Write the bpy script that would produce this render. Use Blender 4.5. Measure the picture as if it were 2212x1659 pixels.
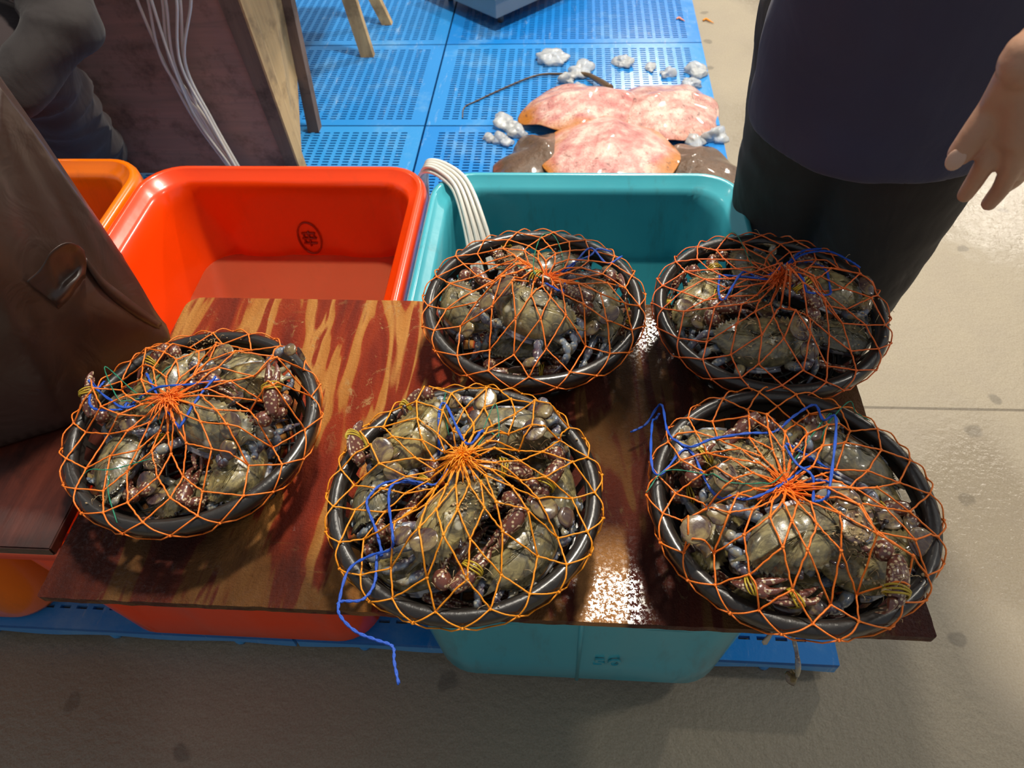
import bpy, bmesh, math, random
from mathutils import Vector, Matrix, noise
from mathutils.bvhtree import BVHTree
for o in list(bpy.data.objects): bpy.data.objects.remove(o)
sc = bpy.context.scene
col = sc.collection
PI = math.pi
V = Vector

# ------------------------------------------------------------------ camera
F = 1600.0; PX, PY = 1106.0, 829.5
CAM = V((0, 0, 1.415))
def _n(v): return v.normalized()
cy = _n(V((154, -1890, F)))
cx = V((23200, 560, -F)); cx = _n(cx - cx.dot(cy) * cy)
cz = cx.cross(cy)
RW = Matrix((cx, cy, cz))                       # image vector -> world vector
cd = bpy.data.cameras.new('camera'); cam = bpy.data.objects.new('camera', cd); col.objects.link(cam)
cd.sensor_width = 36; cd.lens = 36 * F / 2212; cd.clip_start = .02
rt, up, bk = RW @ V((1, 0, 0)), RW @ V((0, -1, 0)), RW @ V((0, 0, -1))
m = Matrix((rt, up, bk)).transposed().to_4x4(); m.translation = CAM
cam.matrix_world = m
cd.dof.use_dof = True; cd.dof.focus_distance = 1.0; cd.dof.aperture_fstop = 9.0
sc.camera = cam
sc.view_settings.view_transform = 'Standard'; sc.view_settings.look = 'None'
sc.view_settings.gamma = 1; sc.view_settings.exposure = 0.16

# ------------------------------------------------------------------ light
w = bpy.data.worlds.new('hall'); sc.world = w; w.use_nodes = True
w.node_tree.nodes['Background'].inputs[0].default_value = (.90, .94, 1.0, 1)
w.node_tree.nodes['Background'].inputs[1].default_value = .26
def lamp(name, loc, size, power, color, target=None, spread=PI):
    l = bpy.data.lights.new(name, 'AREA'); l.shape = 'RECTANGLE'; l.size = size[0]; l.size_y = size[1]
    l.energy = power; l.color = color; l.spread = spread
    o = bpy.data.objects.new(name, l); col.objects.link(o); o.location = loc
    d = (V(target) - V(loc)) if target else V((0, 0, -1))
    o.rotation_euler = d.to_track_quat('-Z', 'Y').to_euler()
    return o
WARM = (1, .92, .79)
lamp('ceiling_or_fill_lamp', (.34, 2.0, 4.0), (.30, .26), 150, WARM)
lamp('ceiling_or_fill_lamp', (.74, 4.3, 4.0), (.30, .26), 85, WARM)
lamp('ceiling_or_fill_lamp', (.94, 9.0, 4.0), (.5, .5), 110, WARM)
lamp('ceiling_or_fill_lamp', (4.9, 7.4, 4.0), (.45, .45), 290, WARM)
lamp('ceiling_or_fill_lamp', (3.4, 1.2, 4.0), (.4, .4), 35, WARM)  # added fill from the right, no known fixture there
lamp('ceiling_or_fill_lamp', (-3.6, 3.0, 4.0), (.4, .4), 15, WARM)  # weak added fill on the left, not a known ceiling fixture

# ------------------------------------------------------------------ pixel helpers (2212 x 1659 frame)
def ray(px, py): return RW @ V((px - PX, py - PY, F))
def at(px, py, z):
    r = ray(px, py); return CAM + r * ((z - CAM.z) / r.z)
def atY(px, py, y):
    r = ray(px, py); return CAM + r * (y / r.y)
def atd(px, py, d): return CAM + ray(px, py).normalized() * d

# ------------------------------------------------------------------ object helpers
def tag(o, label=None, cat=None, group=None, kind=None):
    if label: o['label'] = label
    if cat: o['category'] = cat
    if group: o['group'] = group
    if kind: o['kind'] = kind
    return o
def empty(name, loc=(0, 0, 0), rz=0):
    o = bpy.data.objects.new(name, None); col.objects.link(o); o.location = loc; o.rotation_euler = (0, 0, rz)
    o.empty_display_size = .05
    return o
def link(name, bm, mat, parent=None, smooth=True, inv=True):
    me = bpy.data.meshes.new(name)
    bmesh.ops.recalc_face_normals(bm, faces=bm.faces)
    bm.to_mesh(me); bm.free()
    return linkme(name, me, mat, parent, smooth)
def linkme(name, me, mat, parent=None, smooth=True):
    if not me.materials:
        for mm in (mat if isinstance(mat, (list, tuple)) else [mat]): me.materials.append(mm)
    if smooth: me.polygons.foreach_set('use_smooth', [True] * len(me.polygons))
    o = bpy.data.objects.new(name, me); col.objects.link(o)
    if parent is not None: o.parent = parent
    return o
def autosmooth(o, ang=40):
    me = o.data; bm = bmesh.new(); bm.from_mesh(me)
    for e in bm.edges:
        if len(e.link_faces) == 2 and e.calc_face_angle(0) > math.radians(ang): e.smooth = False
    bm.to_mesh(me); bm.free(); return o
def copy_tree(o, parent=None):
    c = o.copy(); col.objects.link(c)
    if parent is not None: c.parent = parent
    for ch in list(o.children): copy_tree(ch, c)
    return c
def bevel(bm, w=.003, seg=2, ang=30):
    es = [e for e in bm.edges if len(e.link_faces) == 2 and e.calc_face_angle(0) > math.radians(ang)]
    if es: bmesh.ops.bevel(bm, geom=es, offset=w, segments=seg, affect='EDGES', clamp_overlap=True)
def box(bm, lo, hi, M=None):
    r = bmesh.ops.create_cube(bm, size=1)
    lo, hi = V(lo), V(hi)
    for v in r['verts']:
        v.co = V((lo[i] + (hi[i] - lo[i]) * (v.co[i] + .5) for i in range(3)))
        if M: v.co = M @ v.co
    return r['verts']
def hexa(bm, pts):   # 8 points: bottom 4 ccw, top 4 ccw
    vs = [bm.verts.new(p) for p in pts]
    for f in ((3, 2, 1, 0), (4, 5, 6, 7), (0, 1, 5, 4), (1, 2, 6, 5), (2, 3, 7, 6), (3, 0, 4, 7)):
        bm.faces.new([vs[i] for i in f])
def crom(pts, n=6, closed=False):
    pts = [V(p) for p in pts]; out = []
    N = len(pts)
    for i in range(N if closed else N - 1):
        p0 = pts[i - 1] if (i > 0 or closed) else pts[0] * 2 - pts[1]
        p1 = pts[i]; p2 = pts[(i + 1) % N]
        p3 = pts[(i + 2) % N] if (i + 2 < N or closed) else p2 * 2 - p1
        for k in range(n):
            t = k / n
            out.append(.5 * ((2 * p1) + (p2 - p0) * t + (2 * p0 - 5 * p1 + 4 * p2 - p3) * t * t + (3 * p1 - p0 - 3 * p2 + p3) * t ** 3))
    if not closed: out.append(pts[-1])
    return out
def sweep(bm, pts, rad, n=8, up=V((0, 0, 1)), cap=True, closed=False):
    """tube along pts; rad = number or list of numbers / (side, height) pairs"""
    pts = [V(p) for p in pts]; N = len(pts)
    if not isinstance(rad, (list, tuple)): rad = [rad] * N
    elif len(rad) != N:
        R = rad; rad = []
        for i in range(N):
            t = i / (N - 1) * (len(R) - 1); k = min(int(t), len(R) - 2); f = t - k
            a, b = R[k], R[k + 1]
            if isinstance(a, (tuple, list)): rad.append((a[0] + (b[0] - a[0]) * f, a[1] + (b[1] - a[1]) * f))
            else: rad.append(a + (b - a) * f)
    rings = []; side = None
    for i, p in enumerate(pts):
        if closed: t = pts[(i + 1) % N] - pts[i - 1]
        else: t = pts[min(i + 1, N - 1)] - pts[max(i - 1, 0)]
        t = t.normalized() if t.length > 1e-9 else V((0, 0, 1))
        if side is None:
            side = t.cross(up)
            if side.length < 1e-3: side = t.cross(V((1, 0, 0)))
        side = side - side.dot(t) * t
        if side.length < 1e-6: side = t.orthogonal()
        side.normalize(); u = side.cross(t).normalized()
        r = rad[i]; a, b = (r if isinstance(r, (tuple, list)) else (r, r))
        rings.append([bm.verts.new(p + side * (a * math.cos(2 * PI * k / n)) + u * (b * math.sin(2 * PI * k / n))) for k in range(n)])
    for i in range(N if closed else N - 1):
        A, B = rings[i], rings[(i + 1) % N]
        for k in range(n): bm.faces.new((A[k], A[(k + 1) % n], B[(k + 1) % n], B[k]))
    if cap and not closed:
        for R_, s in ((rings[0], 1), (rings[-1], -1)):
            try: bm.faces.new(R_ if s > 0 else R_[::-1])
            except ValueError: pass
    return rings
def capsule(bm, a, b, ra, rb, n=12, seg=5):
    """closed round-ended limb for voxel bodies"""
    a, b = V(a), V(b); d = (b - a); L = d.length; d = d.normalized() if L > 1e-9 else V((0, 0, 1))
    P, R = [], []
    for k in range(seg): t = PI / 2 * (k + .15) / seg; P.append(a - d * (ra * math.cos(t))); R.append(ra * math.sin(t))
    P.append(a); R.append(ra); P.append(b); R.append(rb)
    for k in range(seg - 1, -1, -1): t = PI / 2 * (k + .15) / seg; P.append(b + d * (rb * math.cos(t))); R.append(rb * math.sin(t))
    sweep(bm, P, R, n)
def ell(bm, c, r, M=None, sub=3):
    q = bmesh.ops.create_icosphere(bm, subdivisions=sub, radius=1)['verts']
    for v in q:
        p = V((v.co.x * r[0], v.co.y * r[1], v.co.z * r[2]))
        if M: p = M @ p
        v.co = p + V(c)
    return q
def voxel(name, bm, size, mat, parent=None, smooth=2, disp=None):
    me = bpy.data.meshes.new('tmp'); bm.to_mesh(me); bm.free()
    o = bpy.data.objects.new('tmp', me); col.objects.link(o)
    md = o.modifiers.new('r', 'REMESH'); md.mode = 'VOXEL'; md.voxel_size = size
    if smooth:
        s = o.modifiers.new('s', 'SMOOTH'); s.iterations = smooth; s.factor = .6
    dg = bpy.context.evaluated_depsgraph_get()
    me2 = bpy.data.meshes.new_from_object(o.evaluated_get(dg)); me2.materials.clear(); me2.name = name
    bpy.data.objects.remove(o); bpy.data.meshes.remove(me)
    if disp:
        nn = [v.normal.copy() for v in me2.vertices]
        for v, q in zip(me2.vertices, nn): v.co += q * disp(v.co)
    return linkme(name, me2, mat, parent)
def fn(p, s, seed=0): return noise.noise(V(p) * s + V((seed * 7.3, seed * 3.1, seed * 1.7)))

# ------------------------------------------------------------------ materials
def hexc(h, a=1):
    c = [int(h[i:i + 2], 16) / 255 for i in (0, 2, 4)]
    return tuple((x / 12.92 if x <= .04045 else ((x + .055) / 1.055) ** 2.4) for x in c) + (a,)
class G:
    def __init__(s, name):
        s.m = bpy.data.materials.new(name); s.m.use_nodes = True; s.t = s.m.node_tree
        s.b = s.t.nodes['Principled BSDF']
    def n(s, typ, ins=None, **kw):
        d = s.t.nodes.new(typ)
        for k, v in kw.items(): setattr(d, k, v)
        for k, v in (ins or {}).items(): s.set(d, k, v)
        return d
    def set(s, d, k, v):
        i = d.inputs[k]
        if isinstance(v, bpy.types.NodeSocket): s.t.links.new(v, i)
        elif isinstance(v, bpy.types.Node): s.t.links.new(v.outputs[0], i)
        else: i.default_value = v
    def B(s, **kw):
        for k, v in kw.items(): s.set(s.b, {'base': 'Base Color', 'rough': 'Roughness', 'coat': 'Coat Weight', 'coatr': 'Coat Roughness', 'spec': 'Specular IOR Level', 'metal': 'Metallic', 'alpha': 'Alpha', 'trans': 'Transmission Weight', 'ior': 'IOR', 'sss': 'Subsurface Weight', 'normal': 'Normal', 'sheen': 'Sheen Weight'}[k], v)
        return s
    def co(s, scale=(1, 1, 1), rot=(0, 0, 0), loc=(0, 0, 0), kind='Object'):
        tc = s.n('ShaderNodeTexCoord')
        return s.n('ShaderNodeMapping', {'Vector': tc.outputs[kind], 'Scale': scale, 'Rotation': rot, 'Location': loc}).outputs[0]
    def noise(s, vec, scale=5, detail=4, rough=.55, dist=0):
        return s.n('ShaderNodeTexNoise', {'Vector': vec, 'Scale': scale, 'Detail': detail, 'Roughness': rough, 'Distortion': dist}).outputs['Fac']
    def vor(s, vec, scale=5, feature='F1', out='Distance', rand=1):
        return s.n('ShaderNodeTexVoronoi', {'Vector': vec, 'Scale': scale, 'Randomness': rand}, feature=feature).outputs[out]
    def ramp(s, fac, stops, interp='LINEAR'):
        d = s.n('ShaderNodeValToRGB', {'Fac': fac}); cr = d.color_ramp; cr.interpolation = interp
        while len(cr.elements) > 1: cr.elements.remove(cr.elements[-1])
        for i, (p, c) in enumerate(stops):
            e = cr.elements[0] if i == 0 else cr.elements.new(p)
            e.position = p
            if isinstance(c, str): c = hexc(c)
            elif isinstance(c, (int, float)): c = (c, c, c, 1)
            e.color = c
        return d.outputs[0]
    def mix(s, f, a, b, mode='MIX'):
        d = s.n('ShaderNodeMix', data_type='RGBA', blend_type=mode)
        s.set(d, 0, f)
        for k, v in ((6, a), (7, b)): s.set(d, k, hexc(v) if isinstance(v, str) else v)
        return d.outputs[2]
    def math(s, op, a, b=0., c=None):
        d = s.n('ShaderNodeMath', operation=op); s.set(d, 0, a); s.set(d, 1, b)
        if c is not None: s.set(d, 2, c)
        return d.outputs[0]
    def bump(s, h, strength=.3, dist=.01, normal=None):
        d = s.n('ShaderNodeBump', {'Height': h, 'Strength': strength, 'Distance': dist})
        if normal is not None: s.set(d, 'Normal', normal)
        return d.outputs[0]
def simple(name, c, rough=.5, var=.12, scale=30, bump=0, bscale=80, **kw):
    g = G(name); v = g.co()
    a = hexc(c) if isinstance(c, str) else c
    k = g.noise(v, scale, 4)
    g.B(base=g.mix(k, tuple(x * (1 - var) for x in a[:3]) + (1,), tuple(min(1, x * (1 + var)) for x in a[:3]) + (1,)), rough=rough, **kw)
    if bump: g.B(normal=g.bump(g.noise(v, bscale, 5), bump, .002))
    return g.m

def m_floor():
    g = G('concrete_floor'); v = g.co(kind='Object')
    a = g.noise(v, 1.6, 6, .6); b = g.noise(v, 9, 6, .65); f = g.noise(v, 260, 3, .7)
    base = g.mix(a, '948a76', 'b2a78f'); base = g.mix(g.math('MULTIPLY', b, .7), base, '90867a')
    base = g.mix(g.ramp(f, [(.35, .45), (.6, 0.)]), base, '7d6c52')
    spots = g.ramp(g.n('ShaderNodeTexVoronoi', {'Vector': g.mix(.04, v, g.n('ShaderNodeTexNoise', {'Vector': v, 'Scale': 20.}).outputs['Color']), 'Scale': 4.0}, voronoi_dimensions='2D').outputs['Distance'], [(.05, 1.), (.075, 0.)])
    base = g.mix(g.math('MULTIPLY', spots, .55), base, '5f584c')
    wet = g.ramp(g.noise(g.co(loc=(.35, 0, 0)), .9, 4, .5), [(.47, 0.), (.56, 1.)])
    rr = g.n('ShaderNodeVectorMath', {0: g.co(loc=(-1.30, -1.95, 0))}, operation='LENGTH').outputs['Value']
    wet2 = g.ramp(g.math('ADD', rr, g.math('MULTIPLY', g.noise(v, 9, 6, .7), .5)), [(.42, 1.), (.56, 0.)])
    rr3 = g.n('ShaderNodeVectorMath', {0: g.co(loc=(-.62, -2.9, 0), scale=(1, .4, 1))}, operation='LENGTH').outputs['Value']
    wet = g.math('MAXIMUM', wet, wet2)
    base = g.mix(g.math('MULTIPLY', wet, .35), base, '6f6353')
    sx = g.n('ShaderNodeSeparateXYZ', {'Vector': g.co()})
    d = g.math('ABSOLUTE', g.math('ADD', sx.outputs[1], g.math('ADD', g.math('MULTIPLY', sx.outputs[0], -.008), -1.146)))
    line = g.math('LESS_THAN', d, .0038)
    base = g.mix(g.math('MULTIPLY', line, .7), base, '4d4232')
    bmp = g.bump(g.noise(v, 180, 4, .7), .25, .002)
    g.B(base=base, rough=g.math('SUBTRACT', .55, g.math('MULTIPLY', wet, .38)), normal=g.bump(g.noise(v, 60, 4, .6), .45, .006, bmp), spec=.5)
    return g.m
def m_pallet():
    g = G('blue_plastic'); v = g.co(kind='Object')
    oi = g.n('ShaderNodeObjectInfo')
    r = oi.outputs['Random']
    base = g.mix(r, '167cd2', '42a0de')
    vv = g.n('ShaderNodeVectorMath', {0: v, 1: oi.outputs['Location']}, operation='ADD').outputs[0]
    wear = g.ramp(g.noise(vv, 4.5, 6, .7), [(.52, 0.), (.78, .5)])
    base = g.mix(wear, base, '8cbcd8')
    scr = g.ramp(g.noise(g.n('ShaderNodeMapping', {'Vector': vv, 'Scale': (30, 5, 5)}).outputs[0], 1.5, 5, .75), [(.6, 0.), (.75, .5)])
    base = g.mix(scr, base, 'b7cbd6')
    g.B(base=base, rough=.22, normal=g.bump(g.noise(vv, 60, 4, .7), .18, .003), coat=.4, coatr=.15)
    return g.m
def m_tub(name, c, c2, dirt=.3):
    g = G(name); v = g.co(kind='Object')
    base = g.mix(g.noise(v, 3, 4), c, c2)
    st = g.ramp(g.noise(g.co(scale=(1, 1, .25)), 14, 6, .7), [(.55, 0.), (.75, dirt)])
    base = g.mix(st, base, '4b3a2a')
    g.B(base=base, rough=.28, sss=.0, coat=.5, coatr=.12, normal=g.bump(g.noise(v, 22, 3), .10, .004))
    return g.m
def m_board():
    g = G('varnished_plywood')
    v = g.co(kind='Object')
    warp = g.co(scale=(1, .16, 1), rot=(0, 0, .20))
    big = g.noise(warp, 15, 3, .55, .5)
    fine = g.noise(g.co(scale=(1, .06, 1), rot=(0, 0, .14)), 120, 4, .6)
    base = g.ramp(big, [(.30, '6e2412'), (.40, '8a2a12'), (.475, 'a53a16'), (.495, 'c07a36'), (.575, 'cf8f48'), (.60, '9a3414'), (.70, '7a2410')])
    base = g.mix(g.math('MULTIPLY', fine, .35), base, '2c0f09')
    # scrapes where the red film has worn off
    scr = g.ramp(g.noise(g.co(scale=(1, .55, 1)), 34, 7, .78, 1.2), [(.575, 0.), (.61, 1.)])
    reg = g.ramp(g.noise(g.co(scale=(1, .3, 1), loc=(3, 1, 0)), 7, 3), [(.44, 0.), (.56, 1.)])
    base = g.mix(g.math('MULTIPLY', g.math('MULTIPLY', scr, reg), .75), base, 'b08a58')
    cross = g.ramp(g.noise(g.co(scale=(.06, 1, 1)), 60, 3, .6), [(.64, 0.), (.7, .5)])
    base = g.mix(cross, base, 'a06a3a')
    # soaked dark stain: right half and the near left corner
    s = g.n('ShaderNodeSeparateXYZ', {'Vector': v})
    nz = g.noise(v, 5, 5, .6)
    a = g.math('ADD', s.outputs[0], g.math('MULTIPLY', nz, .30))
    b = g.math('ADD', g.math('ADD', g.math('MULTIPLY', s.outputs[1], -2.2), g.math('MULTIPLY', s.outputs[0], -1.1)), g.math('ADD', g.math('MULTIPLY', nz, .7), .72))
    mk = g.math('MAXIMUM', g.ramp(a, [(.66, 0.), (.74, 1.)]), g.ramp(b, [(.35, 0.), (.65, 1.)]))
    base = g.mix(g.math('MULTIPLY', mk, .78), base, '24140e')
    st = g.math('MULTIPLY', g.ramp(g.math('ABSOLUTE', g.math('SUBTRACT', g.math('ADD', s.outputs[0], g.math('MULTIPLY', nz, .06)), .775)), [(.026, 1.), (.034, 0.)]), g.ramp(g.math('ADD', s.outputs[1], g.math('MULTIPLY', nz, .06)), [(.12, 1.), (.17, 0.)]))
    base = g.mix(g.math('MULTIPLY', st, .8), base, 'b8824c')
    scuff = g.ramp(g.noise(v, 60, 6, .8), [(.66, 0.), (.7, .45)])
    base = g.mix(scuff, base, '6d6355')
    rough = g.math('SUBTRACT', .34, g.math('MULTIPLY', mk, .10))
    h = g.math('ADD', g.noise(v, 210, 4, .75), g.math('MULTIPLY', g.noise(v, 30, 3), .8))
    g.B(base=base, rough=.45, normal=g.bump(h, 1.0, .004), coat=g.math('MULTIPLY', g.ramp(g.noise(v, 170, 4, .8), [(.50, 0.), (.60, 1.)]), g.math('ADD', .12, g.math('MULTIPLY', mk, .30))), coatr=.07, spec=.2)
    return g.m
def m_wood(name, c1, c2, scale=(1, 1, .08), rough=.7, dark=None):
    g = G(name)
    v = g.co(scale=scale)
    base = g.mix(g.ramp(g.noise(v, 40, 6, .65, .8), [(.3, 0.), (.7, 1.)]), c1, c2)
    blo = g.ramp(g.noise(g.co(), 7, 5, .7), [(.5, 0.), (.66, .7)])
    base = g.mix(blo, base, dark or '2a2019')
    g.B(base=base, rough=rough, normal=g.bump(g.noise(v, 70, 5), .35, .003))
    return g.m
def m_carapace():
    g = G('crab_shell'); v = g.co(kind='Object'); oi = g.n('ShaderNodeObjectInfo')
    vv = g.n('ShaderNodeVectorMath', {0: v, 1: oi.outputs['Location']}, operation='ADD').outputs[0]
    n1 = g.noise(vv, 42, 5, .6, 1.2)
    base = g.ramp(n1, [(.30, '332c1f'), (.42, '5c5236'), (.52, '847548'), (.62, 'a3935c'), (.74, 'c4b37c')])
    base = g.mix(g.math('MULTIPLY', oi.outputs['Random'], .55), base, '5d6158')
    st = g.ramp(g.noise(g.n('ShaderNodeMapping', {'Vector': vv, 'Scale': (1, 3.2, 1)}).outputs[0], 30, 4, .6, 1.5), [(.54, 0.), (.60, .6), (.66, 0.)])
    base = g.mix(st, base, '3a3020')
    sp = g.ramp(g.vor(vv, 95), [(.14, 1.), (.22, 0.)])
    reg = g.ramp(g.noise(vv, 20, 3), [(.50, 0.), (.58, 1.)])
    base = g.mix(g.math('MULTIPLY', g.math('MULTIPLY', sp, reg), .65), base, 'd9d6c4')
    bl = g.ramp(g.vor(vv, 30), [(.10, .8), (.17, 0.)])
    base = g.mix(g.math('MULTIPLY', bl, .7), base, 'cfcab5')
    h = g.math('ADD', g.math('MULTIPLY', g.noise(vv, 420, 3, .7), .5), g.math('MULTIPLY', g.noise(vv, 60, 3), 1.2))
    g.B(base=base, rough=.32, normal=g.bump(h, .42, .0014), coat=.8, coatr=.09)
    return g.m
def m_claw():
    g = G('claw_shell'); v = g.co(kind='Object'); oi = g.n('ShaderNodeObjectInfo')
    vv = g.n('ShaderNodeVectorMath', {0: v, 1: oi.outputs['Location']}, operation='ADD').outputs[0]
    base = g.mix(g.noise(vv, 60, 4), '45201a', '7a4433')
    sp = g.ramp(g.vor(vv, 230), [(.28, 1.), (.40, 0.)])
    base = g.mix(g.math('MULTIPLY', sp, .85), base, 'cbb791')
    g.B(base=base, rough=.28, normal=g.bump(g.noise(vv, 260, 4), .4, .0015), coat=.9, coatr=.1)
    return g.m
def m_limb():
    g = G('leg_shell'); v = g.co(kind='Object'); oi = g.n('ShaderNodeObjectInfo')
    vv = g.n('ShaderNodeVectorMath', {0: v, 1: oi.outputs['Location']}, operation='ADD').outputs[0]
    base = g.ramp(g.noise(vv, 34, 4, .6), [(.3, '4a2a35'), (.42, '5b5360'), (.5, '6f7f92'), (.58, '8f8a78'), (.7, '9a8a63')])
    sp = g.ramp(g.vor(vv, 190), [(.22, 1.), (.34, 0.)])
    base = g.mix(g.math('MULTIPLY', sp, .6), base, 'd3ccb8')
    g.B(base=base, rough=.3, normal=g.bump(g.noise(vv, 260, 3), .3, .001), coat=.9, coatr=.1)
    return g.m
def m_paddle():
    g = G('swimming_leg_shell'); v = g.co(kind='Object'); oi = g.n('ShaderNodeObjectInfo')
    vv = g.n('ShaderNodeVectorMath', {0: v, 1: oi.outputs['Location']}, operation='ADD').outputs[0]
    base = g.ramp(g.noise(vv, 45, 4, .6, 1), [(.32, '35242a'), (.45, '554138'), (.55, '7a6744'), (.70, '9a8858')])
    g.B(base=base, rough=.26, coat=1., coatr=.1, normal=g.bump(g.noise(vv, 120, 3), .3, .0015))
    return g.m
def m_under():
    g = G('crab_underside'); v = g.co(kind='Object')
    wv = g.n('ShaderNodeTexWave', {'Vector': g.co(scale=(.15, .15, 1)), 'Scale': 70, 'Distortion': 2.5, 'Detail': 2}).outputs['Fac']
    base = g.mix(g.ramp(wv, [(.35, 0.), (.6, 1.)]), 'cfd0d2', '6f7484')
    base = g.mix(g.ramp(g.noise(v, 60, 4), [(.5, 0.), (.65, .6)]), base, '8e7f6a')
    g.B(base=base, rough=.3, coat=.8, coatr=.1)
    return g.m
def m_rope(name, c, c2):
    g = G(name); v = g.co(kind='Object')
    base = g.mix(g.noise(v, 120, 3), c, c2)
    g.B(base=base, rough=.5, normal=g.bump(g.noise(v, 900, 2), .5, .001))
    return g.m
def m_ray(name, c0, c1, edge, spots, r0=.62, r1=.9):
    g = G(name); v = g.co(kind='Object')
    ln = g.n('ShaderNodeVectorMath', {0: g.co(scale=(4.0, 4.0, 0))}, operation='LENGTH').outputs['Value']
    ln = g.math('ADD', ln, g.math('MULTIPLY', g.math('SUBTRACT', g.noise(v, 9, 4), .5), .6))
    base = g.ramp(g.noise(v, 16, 6, .65), [(.34, c1), (.50, c0), (.64, 'e6cabb')] if c0 > 'a' else [(.3, c0), (.7, c1)])
    base = g.mix(g.ramp(ln, [(r0, 0.), (r1, 1.)]), base, edge)
    sp = g.ramp(g.noise(g.co(scale=(1, 2.0, 1)), 42, 6, .75), [(.57, 0.), (.63, .65)])
    base = g.mix(sp, base, spots)
    g.B(base=base, rough=.38, coat=.7, coatr=.08, normal=g.bump(g.noise(v, 50, 5, .65), .8, .006))
    return g.m
def m_water(name, c, alpha):
    g = G(name)
    g.B(base=hexc(c), rough=.06, alpha=alpha, normal=g.bump(g.noise(g.co(), 9, 3), .12, .01), spec=.6)
    return g.m
def m_plastic_bag():
    g = G('black_bag_film'); v = g.co(kind='Object')
    h = g.noise(g.co(scale=(1, 1, .35)), 5, 2, .5, .9)
    h2 = g.noise(v, 14, 3, .5, 1.2)
    g.B(base=g.mix(g.noise(v, 5, 3), '33231d', '4c362d'), rough=.34, normal=g.bump(h2, .2, .01, g.bump(h, .5, .05)), spec=.7)
    return g.m
def m_skin():
    g = G('skin'); v = g.co(kind='Object')
    base = g.mix(g.noise(v, 26, 5), 'a87860', 'c39a7e')
    base = g.mix(g.ramp(g.noise(v, 60, 3), [(.55, 0.), (.75, .4)]), base, 'b0705e')
    g.B(base=base, rough=.42, sss=.08, normal=g.bump(g.noise(v, 300, 4), .15, .001))
    g.b.inputs['Subsurface Radius'].default_value = (.01, .004, .002)
    return g.m
def m_cloth(name, c, c2):
    g = G(name); v = g.co(kind='Object')
    g.B(base=g.mix(g.noise(v, 6, 4), c, c2), rough=.85, sheen=.06, normal=g.bump(g.noise(v, 500, 2), .25, .001, g.bump(g.noise(g.co(scale=(1, 1, .5)), 9, 3, .5, .6), .35, .03)))
    return g.m
def m_ice():
    g = G('ice'); v = g.co(kind='Object')
    g.B(base=g.mix(g.noise(v, 30, 4), 'cdd1d3', 'f0f2f2'), rough=.22, trans=.5, ior=1.31, normal=g.bump(g.noise(v, 55, 5), .6, .005), coat=.6)
    return g.m
M = {}
M['floor'] = m_floor(); M['pallet'] = m_pallet()
M['tub_o'] = m_tub('orange_red_tub_plastic', 'f23c02', 'ff4a04', .12)
M['tub_a'] = m_tub('amber_tub_plastic', 'f06a02', 'ff8004', .2)
M['tub_t'] = m_tub('teal_tub_plastic', '2f9fb4', '55bcc8', .45)
M['board'] = m_board()
M['board2'] = m_wood('dark_wet_board', '3a1912', '57271b', (1, .08, 1), .3, '1d0f0b')
M['panel'] = m_wood('dark_red_plywood', '94786a', 'b08576', (.06, 1, 1), .8, '5a4438')
M['post'] = m_wood('weathered_dark_post', '6b564a', '7d6657', (1, 1, .08), .8)
M['pine'] = m_wood('weathered_pine', 'b39468', 'd2b07c', (1, 1, .07), .75, '7a6244')
M['shell'] = m_carapace(); M['claw'] = m_claw(); M['limb'] = m_limb(); M['paddle'] = m_paddle(); M['under'] = m_under()
M['eye'] = simple('crab_eye', '241a1e', .2, coat=1)
M['rubber'] = simple('yellow_rubber_band', 'b59a2c', .45, .2, 60)
M['basket'] = simple('black_basket_plastic', '25211e', .34, .25, 20, .35, 120, coat=.5, coatr=.2)
M['net_y'] = m_rope('yellow_orange_net', 'f08a08', 'ffa41c')
M['net_o'] = m_rope('orange_net', 'ee6c14', 'ff8c2a')
M['net_r'] = m_rope('red_orange_net', 'dd5a1c', 'f47a30')
M['blue'] = m_rope('blue_twine', '0f3fa8', '2660cc')
M['green'] = m_rope('green_twine', '12684f', '1d8a68')
M['fluff'] = simple('tan_fibre', 'b9a077', .7, .3, 80)
M['fish_line'] = simple('clear_fishing_line', 'cfc6b6', .3)
M['hose'] = simple('milky_silicone_hose', 'efece2', .22, .05, 10, coat=.6, trans=.15)
M['ray_w'] = m_ray('stingray_belly', 'd29a90', 'bd6a66', 'c47a2c', '6e4034', .68, .90)
M['ray_w2'] = m_ray('stingray_belly_spotted', 'cf9c90', 'b46e66', 'b8623c', '4a3026', .78, 1.05)
M['ray_d'] = m_ray('stingray_back', '57402a', '6a4c33', '8c4a34', '30241a', .8, 1.1)
M['ray_tail'] = simple('stingray_tail', '5a4327', .4, .3, 20, coat=.6)
M['ice'] = m_ice()
M['steel'] = simple('stainless_steel', '9a9a96', .35, .1, 8, .1, 30, metal=.6)
M['bag'] = m_plastic_bag()
M['skin'] = m_skin(); M['nail'] = simple('fingernail', 'c9a28c', .3, coat=.5)
M['navy'] = m_cloth('navy_cotton', '33334c', '42425c')
M['black'] = m_cloth('black_trouser_cloth', '2a2521', '37302b')
M['grey'] = m_cloth('grey_brown_trouser_cloth', '2e2425', '3e3334')
M['dark'] = m_cloth('dark_jacket_cloth', '1d1818', '2a2222')
M['hair'] = simple('black_hair', '0d0b0a', .5)
M['shoe'] = simple('black_rubber_boot', '141414', .35)
M['water_o'] = m_water('murky_water', 'b05a3c', .55)
M['water_t'] = m_water('clear_tub_water', '2f7f88', .35)
M['scrap_o'] = simple('orange_scrap', 'e08a1c', .6); M['scrap_p'] = simple('pink_scrap', 'd98a70', .5); M['flake'] = simple('pale_flake', 'b5aa98', .4)

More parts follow.
